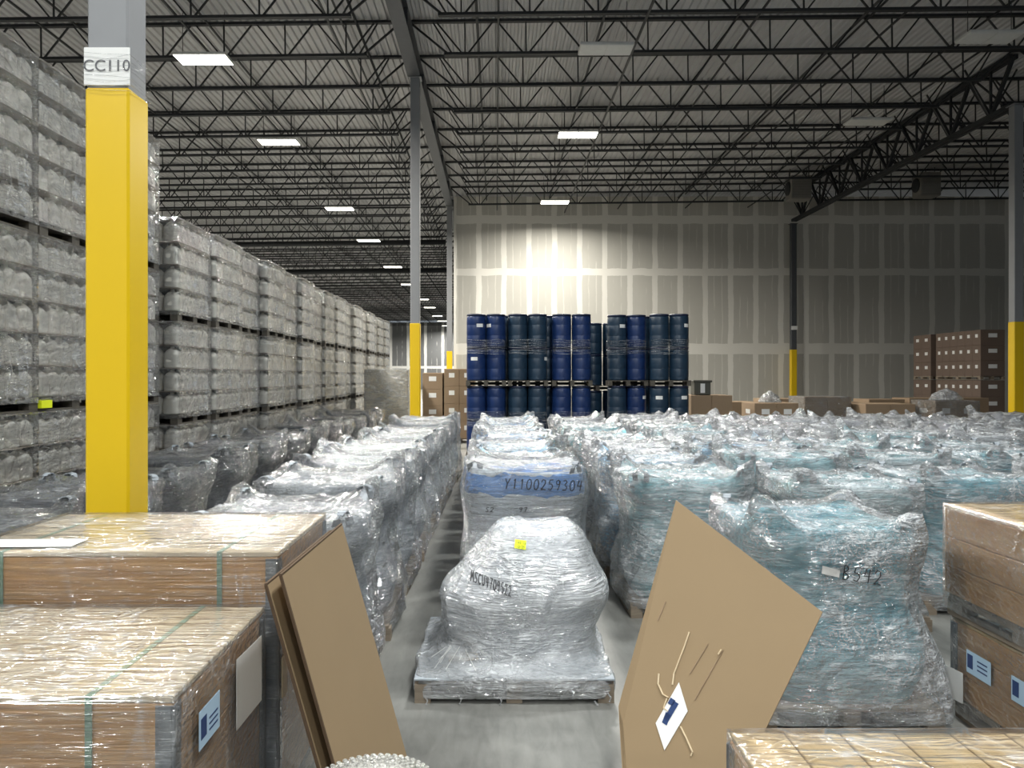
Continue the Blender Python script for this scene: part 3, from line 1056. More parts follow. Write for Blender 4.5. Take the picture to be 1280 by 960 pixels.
def bulk_bag(v, label, group, loc, rotz, bagmat, filmmat, loops=True, sx=1.0, sy=1.0, sz=1.0):
    V = VAR[v]
    t = thing('wrapped_bulk_bag', label, 'bulk bag', loc, rotz, group)
    t.scale = (sx, sy, sz * 0.91)
    ob('pallet', BAGPAL, t)
    setmat(ob('bulk_bag', V['bag'], t), bagmat)
    setmat(ob('stretch_wrap', V['film'], t), filmmat)
    if loops:
        for i, (a, b_) in enumerate(((-1, -1), (1, -1), (1, 1), (-1, 1))):
            ob('lifting_loop', LOOP, t, (a * 0.43, b_ * 0.43, V['H'] - 0.05 + V['ears'][i] * 0.35), (0, 0, PI / 4 * (1 if a * b_ < 0 else -1)))
    return t


def jit(a):
    return R.uniform(-a, a)


rots = [0, PI / 2, PI, -PI / 2]
# dark row beside the jugs
for k in range(12):
    y = 4.75 + 1.27 * k
    bulk_bag(k % 6, 'charcoal wrapped bulk bag, %s from the front in the dark row beside the jugs' % ORD[k], 'charcoal bulk bags beside the jugs',
             (-3.33 + jit(.03), y, 0), rots[(k * 3 + 1) % 4] + jit(.03), M['bag_dark'], M['film_slate'], k < 6, 1.0, 1.0, 0.98 + jit(.02))
# silver row left of the aisle
for k in range(9):
    y = 5.22 + 1.27 * k
    bulk_bag((k + 2) % 6, 'silver wrapped bulk bag, %s from the front in the row left of the aisle' % ORD[k], 'silver bulk bags left of the aisle',
             (-1.40 + jit(.02) + 0.012 * k, y, 0), rots[(k * 3) % 4] + jit(.03), M['bag_silver'], M['film_silver'], k < 6, 1.03, 1.02, 0.99 + jit(.02))
# row behind the aisle pallet
for k in range(1, 8):
    y = 7.04 + 1.26 * k
    bulk_bag((k + 1) % 6, 'pale blue wrapped bulk bag, %s in line behind the aisle pallet' % ORD[k + 1], 'bulk bags behind the aisle pallet',
             (0.24 + jit(.03), y, 0), rots[k % 4] + jit(.04), M[('bag_blue', 'bag_sky', 'bag_sky')[k % 3]], M['film'], k < 4, 1.0, 1.0, 0.99 + jit(.03))
# the wide field on the right
for r in range(8):
    x = 1.66 + 1.27 * r
    nk = 8 if r else 8
    for k in range(nk):
        y = 7.05 + 1.27 * k + (0.0, -0.35, .1, -.1, .2, 0, .1, 0)[r]
        if x - 0.6 > 0.686 * (y + 0.6):
            continue
        far = k + r * 1.1
        if far > 7.0:
            mt = M[('bag_lilac', 'bag_white')[(k + r) % 2]]
        else:
            mt = M[('bag_aqua', 'bag_teal', 'bag_sky', 'bag_aqua', 'bag_white')[(2 * k + 3 * r) % 5]]
        bulk_bag((k * 2 + r) % 6, '%s wrapped bulk bag, %s from the front in the %s row right of the aisle' % ('whitish' if far > 7 else 'bluish', ORD[k], ORD[r]), 'bulk bags in the right field',
                 (x + jit(.03), y + jit(.03), 0), rots[(k + r * 3) % 4] + jit(.04), mt, M['film'], k < 3, 1.0, 1.0, 1.0 + jit(.03))


# ------------------------------------------------------------------ handwriting
GL = {
    '0': [[(.5, 1), (.2, .8), (.1, .45), (.25, .08), (.55, 0), (.8, .2), (.88, .6), (.72, .92), (.5, 1)]],
    '1': [[(.35, .8), (.55, 1), (.5, 0)]],
    '2': [[(.12, .75), (.35, 1), (.72, .92), (.78, .65), (.45, .3), (.1, .02), (.5, .08), (.9, .02)]],
    '3': [[(.15, .92), (.55, 1), (.78, .8), (.4, .55), (.8, .35), (.65, .05), (.1, .05)]],
    '4': [[(.35, 1), (.12, .45), (.9, .5)], [(.72, .95), (.62, 0)]],
    '5': [[(.85, 1), (.3, .97), (.2, .6), (.65, .6), (.82, .3), (.55, .02), (.1, .08)]],
    '7': [[(.1, .95), (.85, 1), (.4, 0)], [(.3, .5), (.75, .52)]],
    '9': [[(.8, .75), (.55, 1), (.2, .85), (.3, .55), (.7, .6), (.82, .9), (.7, .4), (.5, 0)]],
    'M': [[(.05, 0), (.2, 1), (.48, .4), (.8, 1), (.92, 0)]],
    'S': [[(.85, .88), (.5, 1), (.2, .78), (.5, .52), (.8, .3), (.5, 0), (.12, .1)]],
    'C': [[(.85, .85), (.5, 1), (.18, .7), (.15, .3), (.45, 0), (.85, .15)]],
    'U': [[(.12, 1), (.15, .25), (.45, 0), (.75, .2), (.82, 1)]],
    'B': [[(.2, 1), (.15, 0), (.6, .05), (.75, .3), (.25, .52), (.65, .72), (.55, .98), (.2, 1)]],
    'Y': [[(.1, 1), (.45, .5), (.85, 1)], [(.45, .5), (.35, 0)]],
    '-': [[(.15, .5), (.8, .5)]], '/': [[(.15, 0), (.8, 1)]], ' ': [],
}


def bvh_of(objs):
    """world-space tree of several mesh objects"""
    vs, fs = [], []
    bpy.context.view_layer.update()
    for o in objs:
        base = len(vs)
        vs += [o.matrix_world @ v.co for v in o.data.vertices]
        fs += [tuple(i + base for i in p.vertices) for p in o.data.polygons]
    return BVHTree.FromPolygons(vs, fs)


def write_on(tree, txt, px, py, cw, ch, slope, parent, dnear, mat, name='handwriting', width=0.006, lift=0.006, shear=0.15, label=None):
    """pen strokes laid on the cloth: each pen point is dropped onto the surface along the writer's line of reach"""
    b = MB()
    inv = parent.matrix_world.inverted()
    eye = Vector((0, 0, EYE))
    for i, c in enumerate(txt):
        for st in GL.get(c, []):
            dense = []
            for (p, q) in zip(st, st[1:]):
                for s in range(4):
                    dense.append((p[0] + (q[0] - p[0]) * s / 4, p[1] + (q[1] - p[1]) * s / 4))
            dense.append(st[-1])
            run = []
            for (u, v) in dense:
                x = px + (i + u * 0.85 + v * shear) * cw
                y = py + slope * (x - px) - v * ch
                dr = (P(x, y, 1.0) - eye).normalized()
                hit = tree.ray_cast(eye + dr * dnear, dr)
                if hit[0] is None:
                    continue
                run.append(inv @ (hit[0] - dr * lift))
            if len(run) > 2:
                b.tube(run, width / 2, 5)
    if b.v:
        o = ob(name, b.mesh(name, mat), parent, label=label)
        return o


def patch_on(tree, corners, parent, dnear, mat, name, n=6, lift=0.008, label=None):
    """a paper label lying on a curved surface"""
    inv = parent.matrix_world.inverted()
    eye = Vector((0, 0, EYE))
    c = [Vector((x, y, 0)) for x, y in corners]
    vs = []
    for j in range(n + 1):
        for i in range(n + 1):
            u, v = i / n, j / n
            p = (c[0] * (1 - u) + c[1] * u) * (1 - v) + (c[3] * (1 - u) + c[2] * u) * v
            dr = (P(p.x, p.y, 1.0) - eye).normalized()
            hit = tree.ray_cast(eye + dr * dnear, dr)
            vs.append(inv @ ((hit[0] if hit[0] else eye + dr * 6) - dr * lift))
    fs = [(j * (n + 1) + i, j * (n + 1) + i + 1, (j + 1) * (n + 1) + i + 1, (j + 1) * (n + 1) + i) for j in range(n) for i in range(n)]
    return ob(name, MB().add(vs, fs).mesh(name, mat), parent, label=label)


# ------------------------------------------------------------------ the aisle pallet with its slumped bag
ac = thing('wrapped_bulk_bag', 'slumped white bulk bag alone on a wrapped pallet in the middle of the aisle', 'bulk bag', (0.115, 5.44, 0))
ob('pallet', pallet_mesh(1.25, 1.24, 0.14, 'pallet', 7), ac)
ob('top_sheet', MB().cbox(-0.63, 0.63, -0.625, 0.62, 0.14, 0.155, 0.004).mesh('top_sheet', M['bag_silver']), ac, label='grey plastic sheet over the pallet boards')
tg = thing
ob('board_patch', MB().cbox(-0.10, 0.10, -0.07, 0.07, 0, 0.012, 0.004).mesh('board_patch', M['ply']), ac, (-0.335, -0.26, 0.156), (0, 0, 0.1), label='bare yellow wood patch')
bag = [(0.155, .40, .40, 3.2, .05, .15), (.26, .46, .44, 3.0, .05, .13), (.40, .52, .48, 2.7, .06, .10), (.56, .545, .50, 2.6, .09, .08), (.70, .47, .46, 2.6, .13, .10), (.84, .37, .38, 2.8, .17, .13), (.94, .28, .30, 3, .18, .15)]
ob('bulk_bag', sack(bag, 6, 'bulk_bag', M['bag_white'], 80, 30, 8, 0.010, 2.2, 0.0, 2.2, (0.02, .04, .03, .02), .12, crown=0.015), ac)
fl = [(0.03, .636, .63, 14, 0, 0), (.10, .637, .63, 12, 0, 0), (.165, .625, .615, 8, 0, 0.0), (.175, .585, .56, 5, 0.01, 0.03), (.24, .53, .50, 3.2, .03, .10), (.40, .545, .50, 2.7, .06, .10), (.56, .57, .52, 2.6, .09, .08), (.70, .49, .48, 2.6, .13, .10), (.85, .385, .395, 2.8, .17, .13), (.955, .29, .31, 3, .18, .15)]
acf = ob('stretch_wrap', sack(fl, 6, 'stretch_wrap', M['film_white'], 128, 64, 9, 0.010, 2.2, 0.03, 2.4, (0.03, .05, .03, .02), .12, crown=0.015), ac)
b = MB()
for k in range(14):
    a0 = R.uniform(-0.55, -0.1)
    b.tube([(a0, -0.36 + R.uniform(-.1, .05), 0.19), (-0.335 + jit(.05), -0.18, 0.30 + jit(.02)), (a0 + R.uniform(-.1, .5), -0.45 + jit(.1), 0.175)], 0.0018, 4)
ob('film_strand', b.mesh('film_strand', M['white']), ac, label='white strands of twisted film')
b = MB()
for (x, z) in ((-0.56, 0.05), (-0.35, 0.06), (0.35, 0.10), (0.5, 0.02), (-0.1, 0.05), (0.58, .07)):
    b.tube([(x, -0.635, z), (x + .02, -0.655, z - .02), (x + .01, -0.66, z - 0.045 if z > .05 else 0.006)], 0.006, 5)
ob('film_tatter', b.mesh('film_tatter', M['film']), ac, label='torn end of film')

# the tall blue-topped bag right behind it
bb = thing('wrapped_bulk_bag', 'wrapped bulk bag with blue top and long handwritten number, behind the aisle pallet', 'bulk bag', (0.25, 7.0, 0), 0, 'bulk bags behind the aisle pallet')
bb.scale = (1, 1, 0.97)
ob('pallet', BAGPAL, bb)
bag = [(0.13, .48, .47, 4, 0, 0), (.3, .53, .50, 3.6, 0, 0), (.55, .53, .50, 3.2, 0, 0), (.76, .50, .49, 3.6, 0, 0), (.95, .51, .52, 4.2, 0, 0), (1.12, .525, .54, 5, 0, 0), (1.27, .50, .50, 5.5, 0, 0)]
bo = ob('bulk_bag', sack(bag, 72, 'bulk_bag', M['bag_band'], 84, 30, 8, 0.012, 2.4, 0.0, 2.0, (.03, .0, .05, .05), .14, sag=0.03, topslope=(-0.02, 0)), bb)
fl = [(0.06, .56, .56, 9, 0, 0), (.2, .575, .575, 6, 0, 0), (.5, .56, .56, 4, 0, 0), (.76, .53, .52, 4, 0, 0), (.95, .535, .55, 4.6, 0, 0), (1.12, .55, .575, 5.5, 0, 0), (1.30, .52, .53, 6, 0, 0)]
bf = ob('stretch_wrap', sack(fl, 72, 'stretch_wrap', M['film_dark'], 112, 44, 10, 0.012, 2.4, 0.020, 2.8, (.07, .03, .12, .1), .12, sag=0.03, topslope=(-0.02, 0)), bb)
for i, (a, b_) in enumerate(((-1, -1), (1, -1), (1, 1), (-1, 1))):
    ob('lifting_loop', LOOP, bb, (a * 0.43, b_ * 0.43, 1.26), (0, 0, PI / 4 * (1 if a * b_ < 0 else -1)))

# the big teal bag at the front right, behind the leaning cardboard
rb = thing('wrapped_bulk_bag', 'large teal bulk bag under crinkled film between the cardboard sheet and right crates', 'bulk bag', (2.06, 4.98, 0), 0, 'bulk bags in the right field')
rb.scale = (1, 1, 0.94)
ob('pallet', BAGPAL, rb)
bag = [(0.13, .46, .46, 4, .02, 0), (.32, .53, .52, 3.6, .02, 0), (.52, .54, .52, 3.4, 0, 0), (.74, .49, .49, 3.4, -.03, 0), (.95, .49, .51, 3.8, -.04, 0), (1.12, .50, .52, 4.6, -.04, 0), (1.20, .47, .48, 5, -.04, 0)]
rbo = ob('bulk_bag', sack(bag, 82, 'bulk_bag', M['bag_teal'], 84, 30, 8, 0.014, 2.4, 0.0, 2.0, (.16, .05, .06, .05), .15, sag=0.03), rb)
fl = [(0.05, .60, .58, 9, 0.02, 0), (.22, .60, .585, 5.5, .02, 0), (.48, .585, .57, 4, 0, 0), (.74, .53, .53, 3.8, -.03, 0), (.95, .525, .545, 4.4, -.04, 0), (1.12, .535, .56, 5.2, -.04, 0), (1.23, .51, .52, 6, -.04, 0)]
rf = ob('stretch_wrap', sack(fl, 82, 'stretch_wrap', M['film_crush'], 128, 48, 11, 0.014, 2.4, 0.03, 2.8, (.22, .10, .1, .08), .13, sag=0.03), rb)
for i, (a, b_) in enumerate(((-1, -1), (1, -1), (1, 1), (-1, 1))):
    ob('lifting_loop', LOOP, rb, (a * 0.40 - .04, b_ * 0.42, 1.20), (0, 0, PI / 4 * (1 if a * b_ < 0 else -1)))

tr_ac, tr_bb, tr_rb = bvh_of([acf]), bvh_of([bf]), bvh_of([rf])
write_on(tr_ac, 'MSCU4709522', 588, 726, 4.7, 14, 0.40, ac, 3.0, M['ink'], width=0.007, lift=0.012)
ys = patch_on(tr_ac, [(644, 674), (658, 676), (657, 687), (643, 685)], ac, 3.0, M['sticker'], 'sticker', label='small neon yellow sticker')
write_on(tr_ac, '145-12', 645.5, 679.5, 2.0, 3.2, 0.1, ac, 3.0, M['ink'], 'sticker_writing', 0.003, 0.012)
write_on(tr_ac, '10/25', 645.5, 684.5, 2.1, 3.2, 0.1, ac, 3.0, M['ink'], 'sticker_writing', 0.003, 0.012)
write_on(tr_bb, 'Y1100259304', 630, 611, 9.0, 13, 0.03, bb, 4.0, M['ink'], width=0.009, lift=0.012)
write_on(tr_bb, 'S2', 606, 640, 6.0, 6, 0.0, bb, 4.0, M['ink'], width=0.006)
write_on(tr_bb, '97', 648, 640, 6.0, 6, 0.0, bb, 4.0, M['ink'], width=0.006)
third = [o for o in bpy.data.objects if str(o.get('label', '')).startswith('silver wrapped bulk bag, third')][0]
write_on(bvh_of([c for c in third.children if c.name.startswith('stretch_wrap')]), '1100259203', 424, 598, 6.2, 8.5, 0.02, third, 5.0, M['ink'], width=0.008, lift=0.014)
write_on(tr_rb, 'B542', 1052, 724, 13, 18, 0.16, rb, 3.6, M['ink'], width=0.006, lift=0.012)
patch_on(tr_rb, [(1028, 707), (1050, 713), (1049, 722), (1027, 717)], rb, 3.6, M['white'], 'paper_tag', label='white paper tag')

# ------------------------------------------------------------------ wooden crates, front left
def crate(name, label, x0, x1, y0, y1, z1, lidmat, straps, z0=0.0, sides=True, boards=3, film=True, plank_top=0, hinge=True):
    """pallet-collar crate: boards round the sides, lid, steel corner hinges, straps, film"""
    t = thing(name, label, 'crate', ((x0 + x1) / 2, (y0 + y1) / 2, z0))
    w, d, h = x1 - x0, y1 - y0, z1 - z0
    hz = 0.13
    ob('pallet', pallet_mesh(w - 0.02, d - 0.02, hz), t)
    bh = (h - hz - 0.022) / boards
    for k in range(boards):
        b = MB()
        za, zb_ = hz + bh * k + 0.002, hz + bh * (k + 1) - 0.002
        b.cbox(-w / 2, w / 2, -d / 2, -d / 2 + 0.02, za, zb_, 0.004)
        b.cbox(-w / 2, w / 2, d / 2 - 0.02, d / 2, za, zb_, 0.004)
        b.cbox(-w / 2, -w / 2 + 0.02, -d / 2 + 0.02, d / 2 - 0.02, za, zb_, 0.004)
        b.cbox(w / 2 - 0.02, w / 2, -d / 2 + 0.02, d / 2 - 0.02, za, zb_, 0.004)
        ob('collar_board', b.mesh('collar_board', M['plyside']), t)
    if plank_top:
        pw = w / plank_top
        for k in range(plank_top):
            ob('lid_plank', MB().cbox(-w / 2 + pw * k + 0.003, -w / 2 + pw * (k + 1) - 0.003, -d / 2, d / 2, h - 0.022, h, 0.003).mesh('lid_plank', lidmat), t)
    else:
        ob('lid', MB().cbox(-w / 2 - 0.004, w / 2 + 0.004, -d / 2 - 0.004, d / 2 + 0.004, h - 0.022, h, 0.004).mesh('lid', lidmat), t)
    if hinge:
        for sx in (-1, 1):
            for sy in (-1, 1):
                b = MB()
                xx, yy = sx * (w / 2 + 0.002), sy * (d / 2 + 0.002)
                b.box(min(xx, xx - sx * 0.055), max(xx, xx - sx * 0.055), min(yy, yy + sy * 0.003), max(yy, yy + sy * 0.003), hz + 0.02, h - 0.03)
                b.box(min(xx, xx + sx * 0.003), max(xx, xx + sx * 0.003), min(yy, yy - sy * 0.055), max(yy, yy - sy * 0.055), hz + 0.02, h - 0.03)
                b.tube([(xx, yy, hz + 0.03), (xx, yy, h - 0.035)], 0.008, 8)
                zz = hz + 0.06
                while zz < h - 0.06:
                    b.box(min(xx, xx - sx * 0.045), max(xx, xx - sx * 0.045), min(yy, yy + sy * 0.007), max(yy, yy + sy * 0.007), zz, zz + 0.008)
                    b.tube([(xx + sx * 0.003, yy - sy * 0.03, zz + 0.03), (xx + sx * 0.008, yy - sy * 0.03, zz + 0.03)], 0.007, 8)
                    zz += 0.065
                ob('corner_hinge', b.mesh('corner_hinge', M['zinc']), t)
    for sx in straps:
        b = MB()
        x = sx - (x0 + x1) / 2
        b.box(x - 0.011, x + 0.011, -d / 2 - 0.008, d / 2 + 0.008, h + 0.0005, h + 0.003)
        b.box(x - 0.011, x + 0.011, -d / 2 - 0.009, -d / 2 - 0.0055, 0.06, h + 0.003)
        b.box(x - 0.011, x + 0.011, d / 2 + 0.0055, d / 2 + 0.009, 0.06, h + 0.003)
        ob('green_strap', b.mesh('green_strap', M['strap']), t)
    if film:
        ob('stretch_wrap', wrap_shell(w + 0.034, d + 0.034, 0.04, h + 0.009, int(abs(x0 * 100)) + int(y0 * 10), 0.4, 46, 0.008, M['film_crate'], True, 'stretch_wrap', 0.004), t)
    return t


def card(name, parent, p0, p1, z0, z1, mat, out, label=None, th=0.0015):
    """a paper card on a vertical face between plan points p0 and p1 (parent space), pushed out by vector out"""
    o = Vector((out[0], out[1], 0)) * 0.002
    a, b_ = Vector((p0[0], p0[1], 0)) + o, Vector((p1[0], p1[1], 0)) + o
    q = [a + Vector((0, 0, z0)), b_ + Vector((0, 0, z0)), b_ + Vector((0, 0, z1)), a + Vector((0, 0, z1))]
    return ob(name, MB().slab(q, Vector((out[0], out[1], 0)) * th).mesh(name, mat, fix=True), parent, label=label)


FZ = 1.05
fd0 = (EYE - FZ) * F / 400
fd1 = (EYE - FZ) * F / 287
fx1 = -408 / F * fd0
c1 = crate('wooden_crate', 'film wrapped wooden crate at the front left with green strap and corner hinge', fx1 - 1.3, fx1 + 0.01, fd0, fd1 - 0.02, FZ, M['ply'], [(112 - VX) / F * fd0], boards=4)
cw, cd = 1.31, fd1 - 0.02 - fd0
# labels on the aisle side of the front crate
card('shipping_label', c1, (cw / 2 + 0.02, -0.31), (cw / 2 + 0.02, -0.12), 0.80, 0.93, M['bluelabel'], (1, 0), 'pale blue shipping label')
b = MB()
for k in range(3):
    b.box(cw / 2 + 0.0235, cw / 2 + 0.0245, -0.22, -0.14, 0.87 - 0.02 * k, 0.876 - 0.02 * k)
b.box(cw / 2 + 0.0235, cw / 2 + 0.0245, -0.295, -0.245, 0.83, 0.90)
ob('label_print', b.mesh('label_print', M['navyprint']), c1)
card('document_pouch', c1, (cw / 2 + 0.02, 0.06), (cw / 2 + 0.03, 0.34), 0.70, 0.97, M['white'], (1, 0), 'white paper document pouch')

BZ = 1.272
bd0 = (EYE - BZ) * F / 220
bd1 = (EYE - BZ) * F / 173
c2 = crate('wooden_crate', 'taller wooden crate behind the front left crate with two green straps', -2.40, -0.965, bd0, bd1, BZ, M['ply'], [(275 - VX) / F * bd0, (2 - VX) / F * bd0], boards=4)
ob('paper_sheet', MB().cbox(-0.25, 0.25, -0.07, 0.09, 0, 0.002, 0.0008).mesh('paper_sheet', M['white']), c2, ((40 - VX) / F * 3.52 + 1.6825 - 0.04, 3.52 - (bd0 + bd1) / 2, BZ + 0.011), (0, 0, 0.03), label='white paper sheet on the lid')
card('yellow_tag', c2, (1.435 / 2 + 0.012, -(bd1 - bd0) / 2 + 0.01), (1.435 / 2 + 0.012, -(bd1 - bd0) / 2 + 0.09), 0.62, 0.80, M['tape'], (1, 0), 'yellow card tag', 0.004)

# ------------------------------------------------------------------ crates on the right
RX = 2.735
c3 = crate('wooden_crate', 'lower wooden crate with two blue labels on the right, under another crate', RX + 0.03, RX + 1.2, 3.35, 4.66, 0.60, M['pine'], [], boards=3)
c4 = crate('wooden_crate', 'upper wrapped wooden crate on the right, stacked on the labelled crate', RX, RX + 1.2, 3.35, 4.69, 1.272, M['pine'], [], z0=0.61, boards=3, plank_top=0, hinge=False)
for ya, yb in ((0.26, 0.48), (-0.14, 0.09)):
    xx = -1.17 / 2 - 0.02
    card('shipping_label', c3, (xx, ya), (xx, yb), 0.33, 0.46, M['bluelabel'], (-1, 0), 'pale blue shipping label')
    b = MB().box(xx - 0.0045, xx - 0.0036, yb - 0.06, yb - 0.01, 0.36, 0.44)
    for k in range(3):
        b.box(xx - 0.0045, xx - 0.0036, ya + 0.03, ya + 0.12, 0.42 - 0.025 * k, 0.428 - 0.025 * k)
    ob('label_print', b.mesh('label_print', M['navyprint']), c3)
card('loose_paper', c3, (-1.17 / 2 - 0.03, 0.50), (-1.17 / 2 - 0.06, 0.66), 0.13, 0.31, M['white'], (-1, 0), 'loose pale paper flap')
CZ = 0.92
d_b = (EYE - CZ) * F / 446
c5 = crate('wooden_crate', 'low plank topped wooden crate at the bottom right under clear film', 0.74, 2.3, 1.25, d_b, CZ, M['pine'], [], boards=3, plank_top=9)

# ------------------------------------------------------------------ leaning cardboard sheets
A_ = P(890, 1050, 3.4)
A_.z = 0.002
B_ = P(786, 1010, 3.652)
B_.z = 0.002
T_ = P(845, 625, 4.15)
nrm = (B_ - A_).cross(T_ - A_).normalized()


def onplane(px, py):
    d = P(px, py, 1.0) - Vector((0, 0, EYE))
    e = Vector((0, 0, EYE))
    s = nrm.dot(A_ - e) / nrm.dot(d)
    return e + d * s


R_ = onplane(1028, 765)
Lp = onplane(768, 882)
K1, K2 = onplane(834, 668), onplane(779, 905)
back = -nrm if nrm.y < 0 else nrm
rs = thing('cardboard_sheet', 'large brown cardboard sheet leaning by the teal bag with a torn white label', 'cardboard', (A_ + B_) / 2)
inv = Vector((A_ + B_) / 2)
loc = lambda p: Vector(p) - inv
ob('sheet', MB().slab([loc(T_), loc(R_), loc(A_), loc(B_), loc(K2)], back * 0.008).mesh('sheet', M['kraft'], fix=True), rs)
fl_ = Lp + back * 0.045
ob('folded_flap', MB().slab([loc(T_), loc(K2), loc(B_), loc(B_ - Vector((0.03, 0, 0)) + back * 0.02), loc(fl_)], back * 0.006).mesh('folded_flap', M['kraft'], fix=True), rs, label='narrow flap bent backwards')
up = -back * 0.003
lab = [onplane(849, 853), onplane(860, 889), onplane(831, 938), onplane(820, 904)]
ob('paper_label', MB().slab([loc(p + up) for p in lab], up * 0.5).mesh('paper_label', M['white'], fix=True), rs, label='torn white paper label')
b = MB()
for (p, q, w) in (((846, 878), (833, 900), 0.016), ((842, 874), (838, 881), .02), ((836, 892), (831, 905), 0.012)):
    b.slab([loc(onplane(p[0] - 3, p[1] - 2) + up * 1.8), loc(onplane(p[0] + 3, p[1] + 2) + up * 1.8), loc(onplane(q[0] + 3, q[1] + 2) + up * 1.8), loc(onplane(q[0] - 3, q[1] - 2) + up * 1.8)], up * 0.3)
ob('label_print', b.mesh('label_print', M['navyprint'], fix=True), rs)
b = MB()
for pts in (((862, 790), (856, 808), (849, 826), (843, 842), (841, 856)), ((851, 908), (858, 922), (866, 940), (864, 945)), ((824, 842), (823, 855), (829, 868), (836, 872)), ((902, 812), (898, 818)), ((834, 873), (830, 885), (836, 889))):
    for p, q in zip(pts, pts[1:]):
        b.bar(loc(onplane(*p) + up * 1.4), loc(onplane(*q) + up * 1.4), 0.008 if len(pts) > 2 else 0.012, 0.003)
ob('torn_tape', b.mesh('torn_tape', M['tape']), rs, label='torn strips of clear tape')
for p, q in (((885, 805), (862, 842)), ((904, 812), (868, 875)), ((832, 752), (822, 776))):
    b = MB()
    for s in range(4):
        pa = onplane(p[0] + (q[0] - p[0]) * s / 4, p[1] + (q[1] - p[1]) * s / 4)
        pb = onplane(p[0] + (q[0] - p[0]) * (s + 1) / 4, p[1] + (q[1] - p[1]) * (s + 1) / 4)
        b.bar(loc(pa + up * 0.3), loc(pb + up * 0.3), 0.010, 0.001)
    ob('scuff', b.mesh('scuff', M['carton']), rs, label='darker scuff mark')

# left sheets: two boards leaning on the crates' aisle side
for i, (dx, dy, dz, lb) in enumerate(((0.0, 0.0, 0.0, 'brown cardboard sheet leaning on the left crates, facing the aisle'), (-0.05, -0.02, -0.03, 'dark edged cardboard sheet behind the one leaning on the left crates'))):
    tn, tf = P(352, 718, 2.9), P(428, 655, 3.89)
    zt_ = (tn.z + tf.z) / 2
    tn, tf = Vector((-0.808, 2.9, 1.30)), Vector((-0.778, 3.89, 1.302))
    bn, bf_ = Vector((-0.455, 2.93, 0.003)), Vector((-0.418, 3.90, 0.003))
    base = (bn + bf_) / 2 + Vector((dx, dy, 0))
    o = thing('cardboard_sheet', lb, 'cardboard', base)
    q = [tn + Vector((0, 0, dz)), tf + Vector((0, 0, dz)), bf_, bn]
    q = [p + Vector((dx, dy, 0)) - base for p in q]
    nn = (q[1] - q[0]).cross(q[3] - q[0]).normalized()
    nn = nn if nn.x < 0 else -nn
    ob('sheet', MB().slab(q, nn * 0.008).mesh('sheet', M['kraft'], fix=True), o)
    b = MB()
    b.bar(q[0] + nn * 0.004, q[3] + nn * 0.004, 0.010, 0.010)
    b.bar(q[0] + nn * 0.004, q[1] + nn * 0.004, 0.010, 0.010)
    ob('cut_edge', b.mesh('cut_edge', M['kraftedge']), o, label='dark corrugated cut edge')

# bubble wrapped roll at the bottom of the frame
p = P(466, 974, 2.22)
bw = thing('wrapped_bundle', 'round bundle in cloudy bubble film at the bottom edge before the left cardboard', 'bundle', (p.x, 2.22, 0))
rr = 0.185
pr = [(rr * 0.96, 0.0), (rr, 0.03), (rr, p.z - 0.06), (rr * .97, p.z - 0.03), (rr * .88, p.z - 0.010), (rr * .6, p.z), (rr * .2, p.z + 0.004)]
ob('bundle', MB().lathe([(r * 0.97, z * 0.995) for r, z in pr], 36).mesh('bundle', M['sheet'], True), bw)
b = MB()
b.lathe(pr, 48)
bm = b.mesh('bubble_wrap', M['bubble'], True)
ob('bubble_wrap', bm, bw, label='cloudy bubble film')
b = MB()
for k in range(9):
    r = rr * (0.25 + 0.09 * k)
    nn = int(2 * PI * r / 0.022)
    for j in range(nn):
        a = 2 * PI * (j + 0.5 * (k % 2)) / nn
        zz = p.z - (0.0 if r < rr * .6 else 0.010 * ((r / rr - .6) / .28) ** 2)
        b.lathe([(0.008, zz - 0.003), (0.007, zz + 0.002), (0.003, zz + 0.004)], 6, (r * math.cos(a), r * math.sin(a)))
ob('bubble', b.mesh('bubble', M['bubble'], True), bw)
bw.children[-1]['kind'] = 'stuff'

# ------------------------------------------------------------------ blue drums
DR, DH = 0.243, 0.83


def drum_mesh():
    prof = [(DR - 0.02, 0.0), (DR - 0.006, 0.012), (DR - 0.002, 0.05), (DR - 0.006, 0.065), (DR, 0.09), (DR, DH * 0.34), (DR - 0.003, DH * 0.35), (DR, DH * 0.36), (DR, DH * 0.66), (DR - 0.003, DH * 0.67), (DR, DH * 0.68), (DR - 0.004, DH - 0.08), (DR - 0.014, DH - 0.055), (DR - 0.03, DH - 0.05)]
    body = MB().lathe(prof, 28).mesh('body', M['drumA'], True)
    lid = MB().lathe([(DR - 0.012, DH - 0.05), (DR - 0.002, DH - 0.045), (DR - 0.002, DH - 0.012), (DR - 0.014, DH), (DR - 0.03, DH), (DR - 0.035, DH - 0.012), (0.02, DH - 0.012)], 28).mesh('lid', M['drumlid'], True)
    return body, lid


DB, DLID = drum_mesh()


def drum(x, y, z, mat, label, lab, grp):
    t = thing('blue_drum', label, 'drum', (x, y, z), 0, grp)
    setmat(ob('body', DB, t), mat)
    ob('lid', DLID, t)
    if lab is not None:
        b = MB()
        vs = []
        for k in range(6):
            a = -PI / 2 + lab + 0.14 * (k - 2.5)
            for zz in (DH * 0.60, DH * 0.60 + 0.085):
                vs.append(((DR + 0.003) * math.cos(a), (DR + 0.003) * math.sin(a), zz))
        b.add(vs, [(2 * k, 2 * k + 2, 2 * k + 3, 2 * k + 1) for k in range(5)])
        ob('label', b.mesh('label', M['white']), t, label='white square label')
    return t


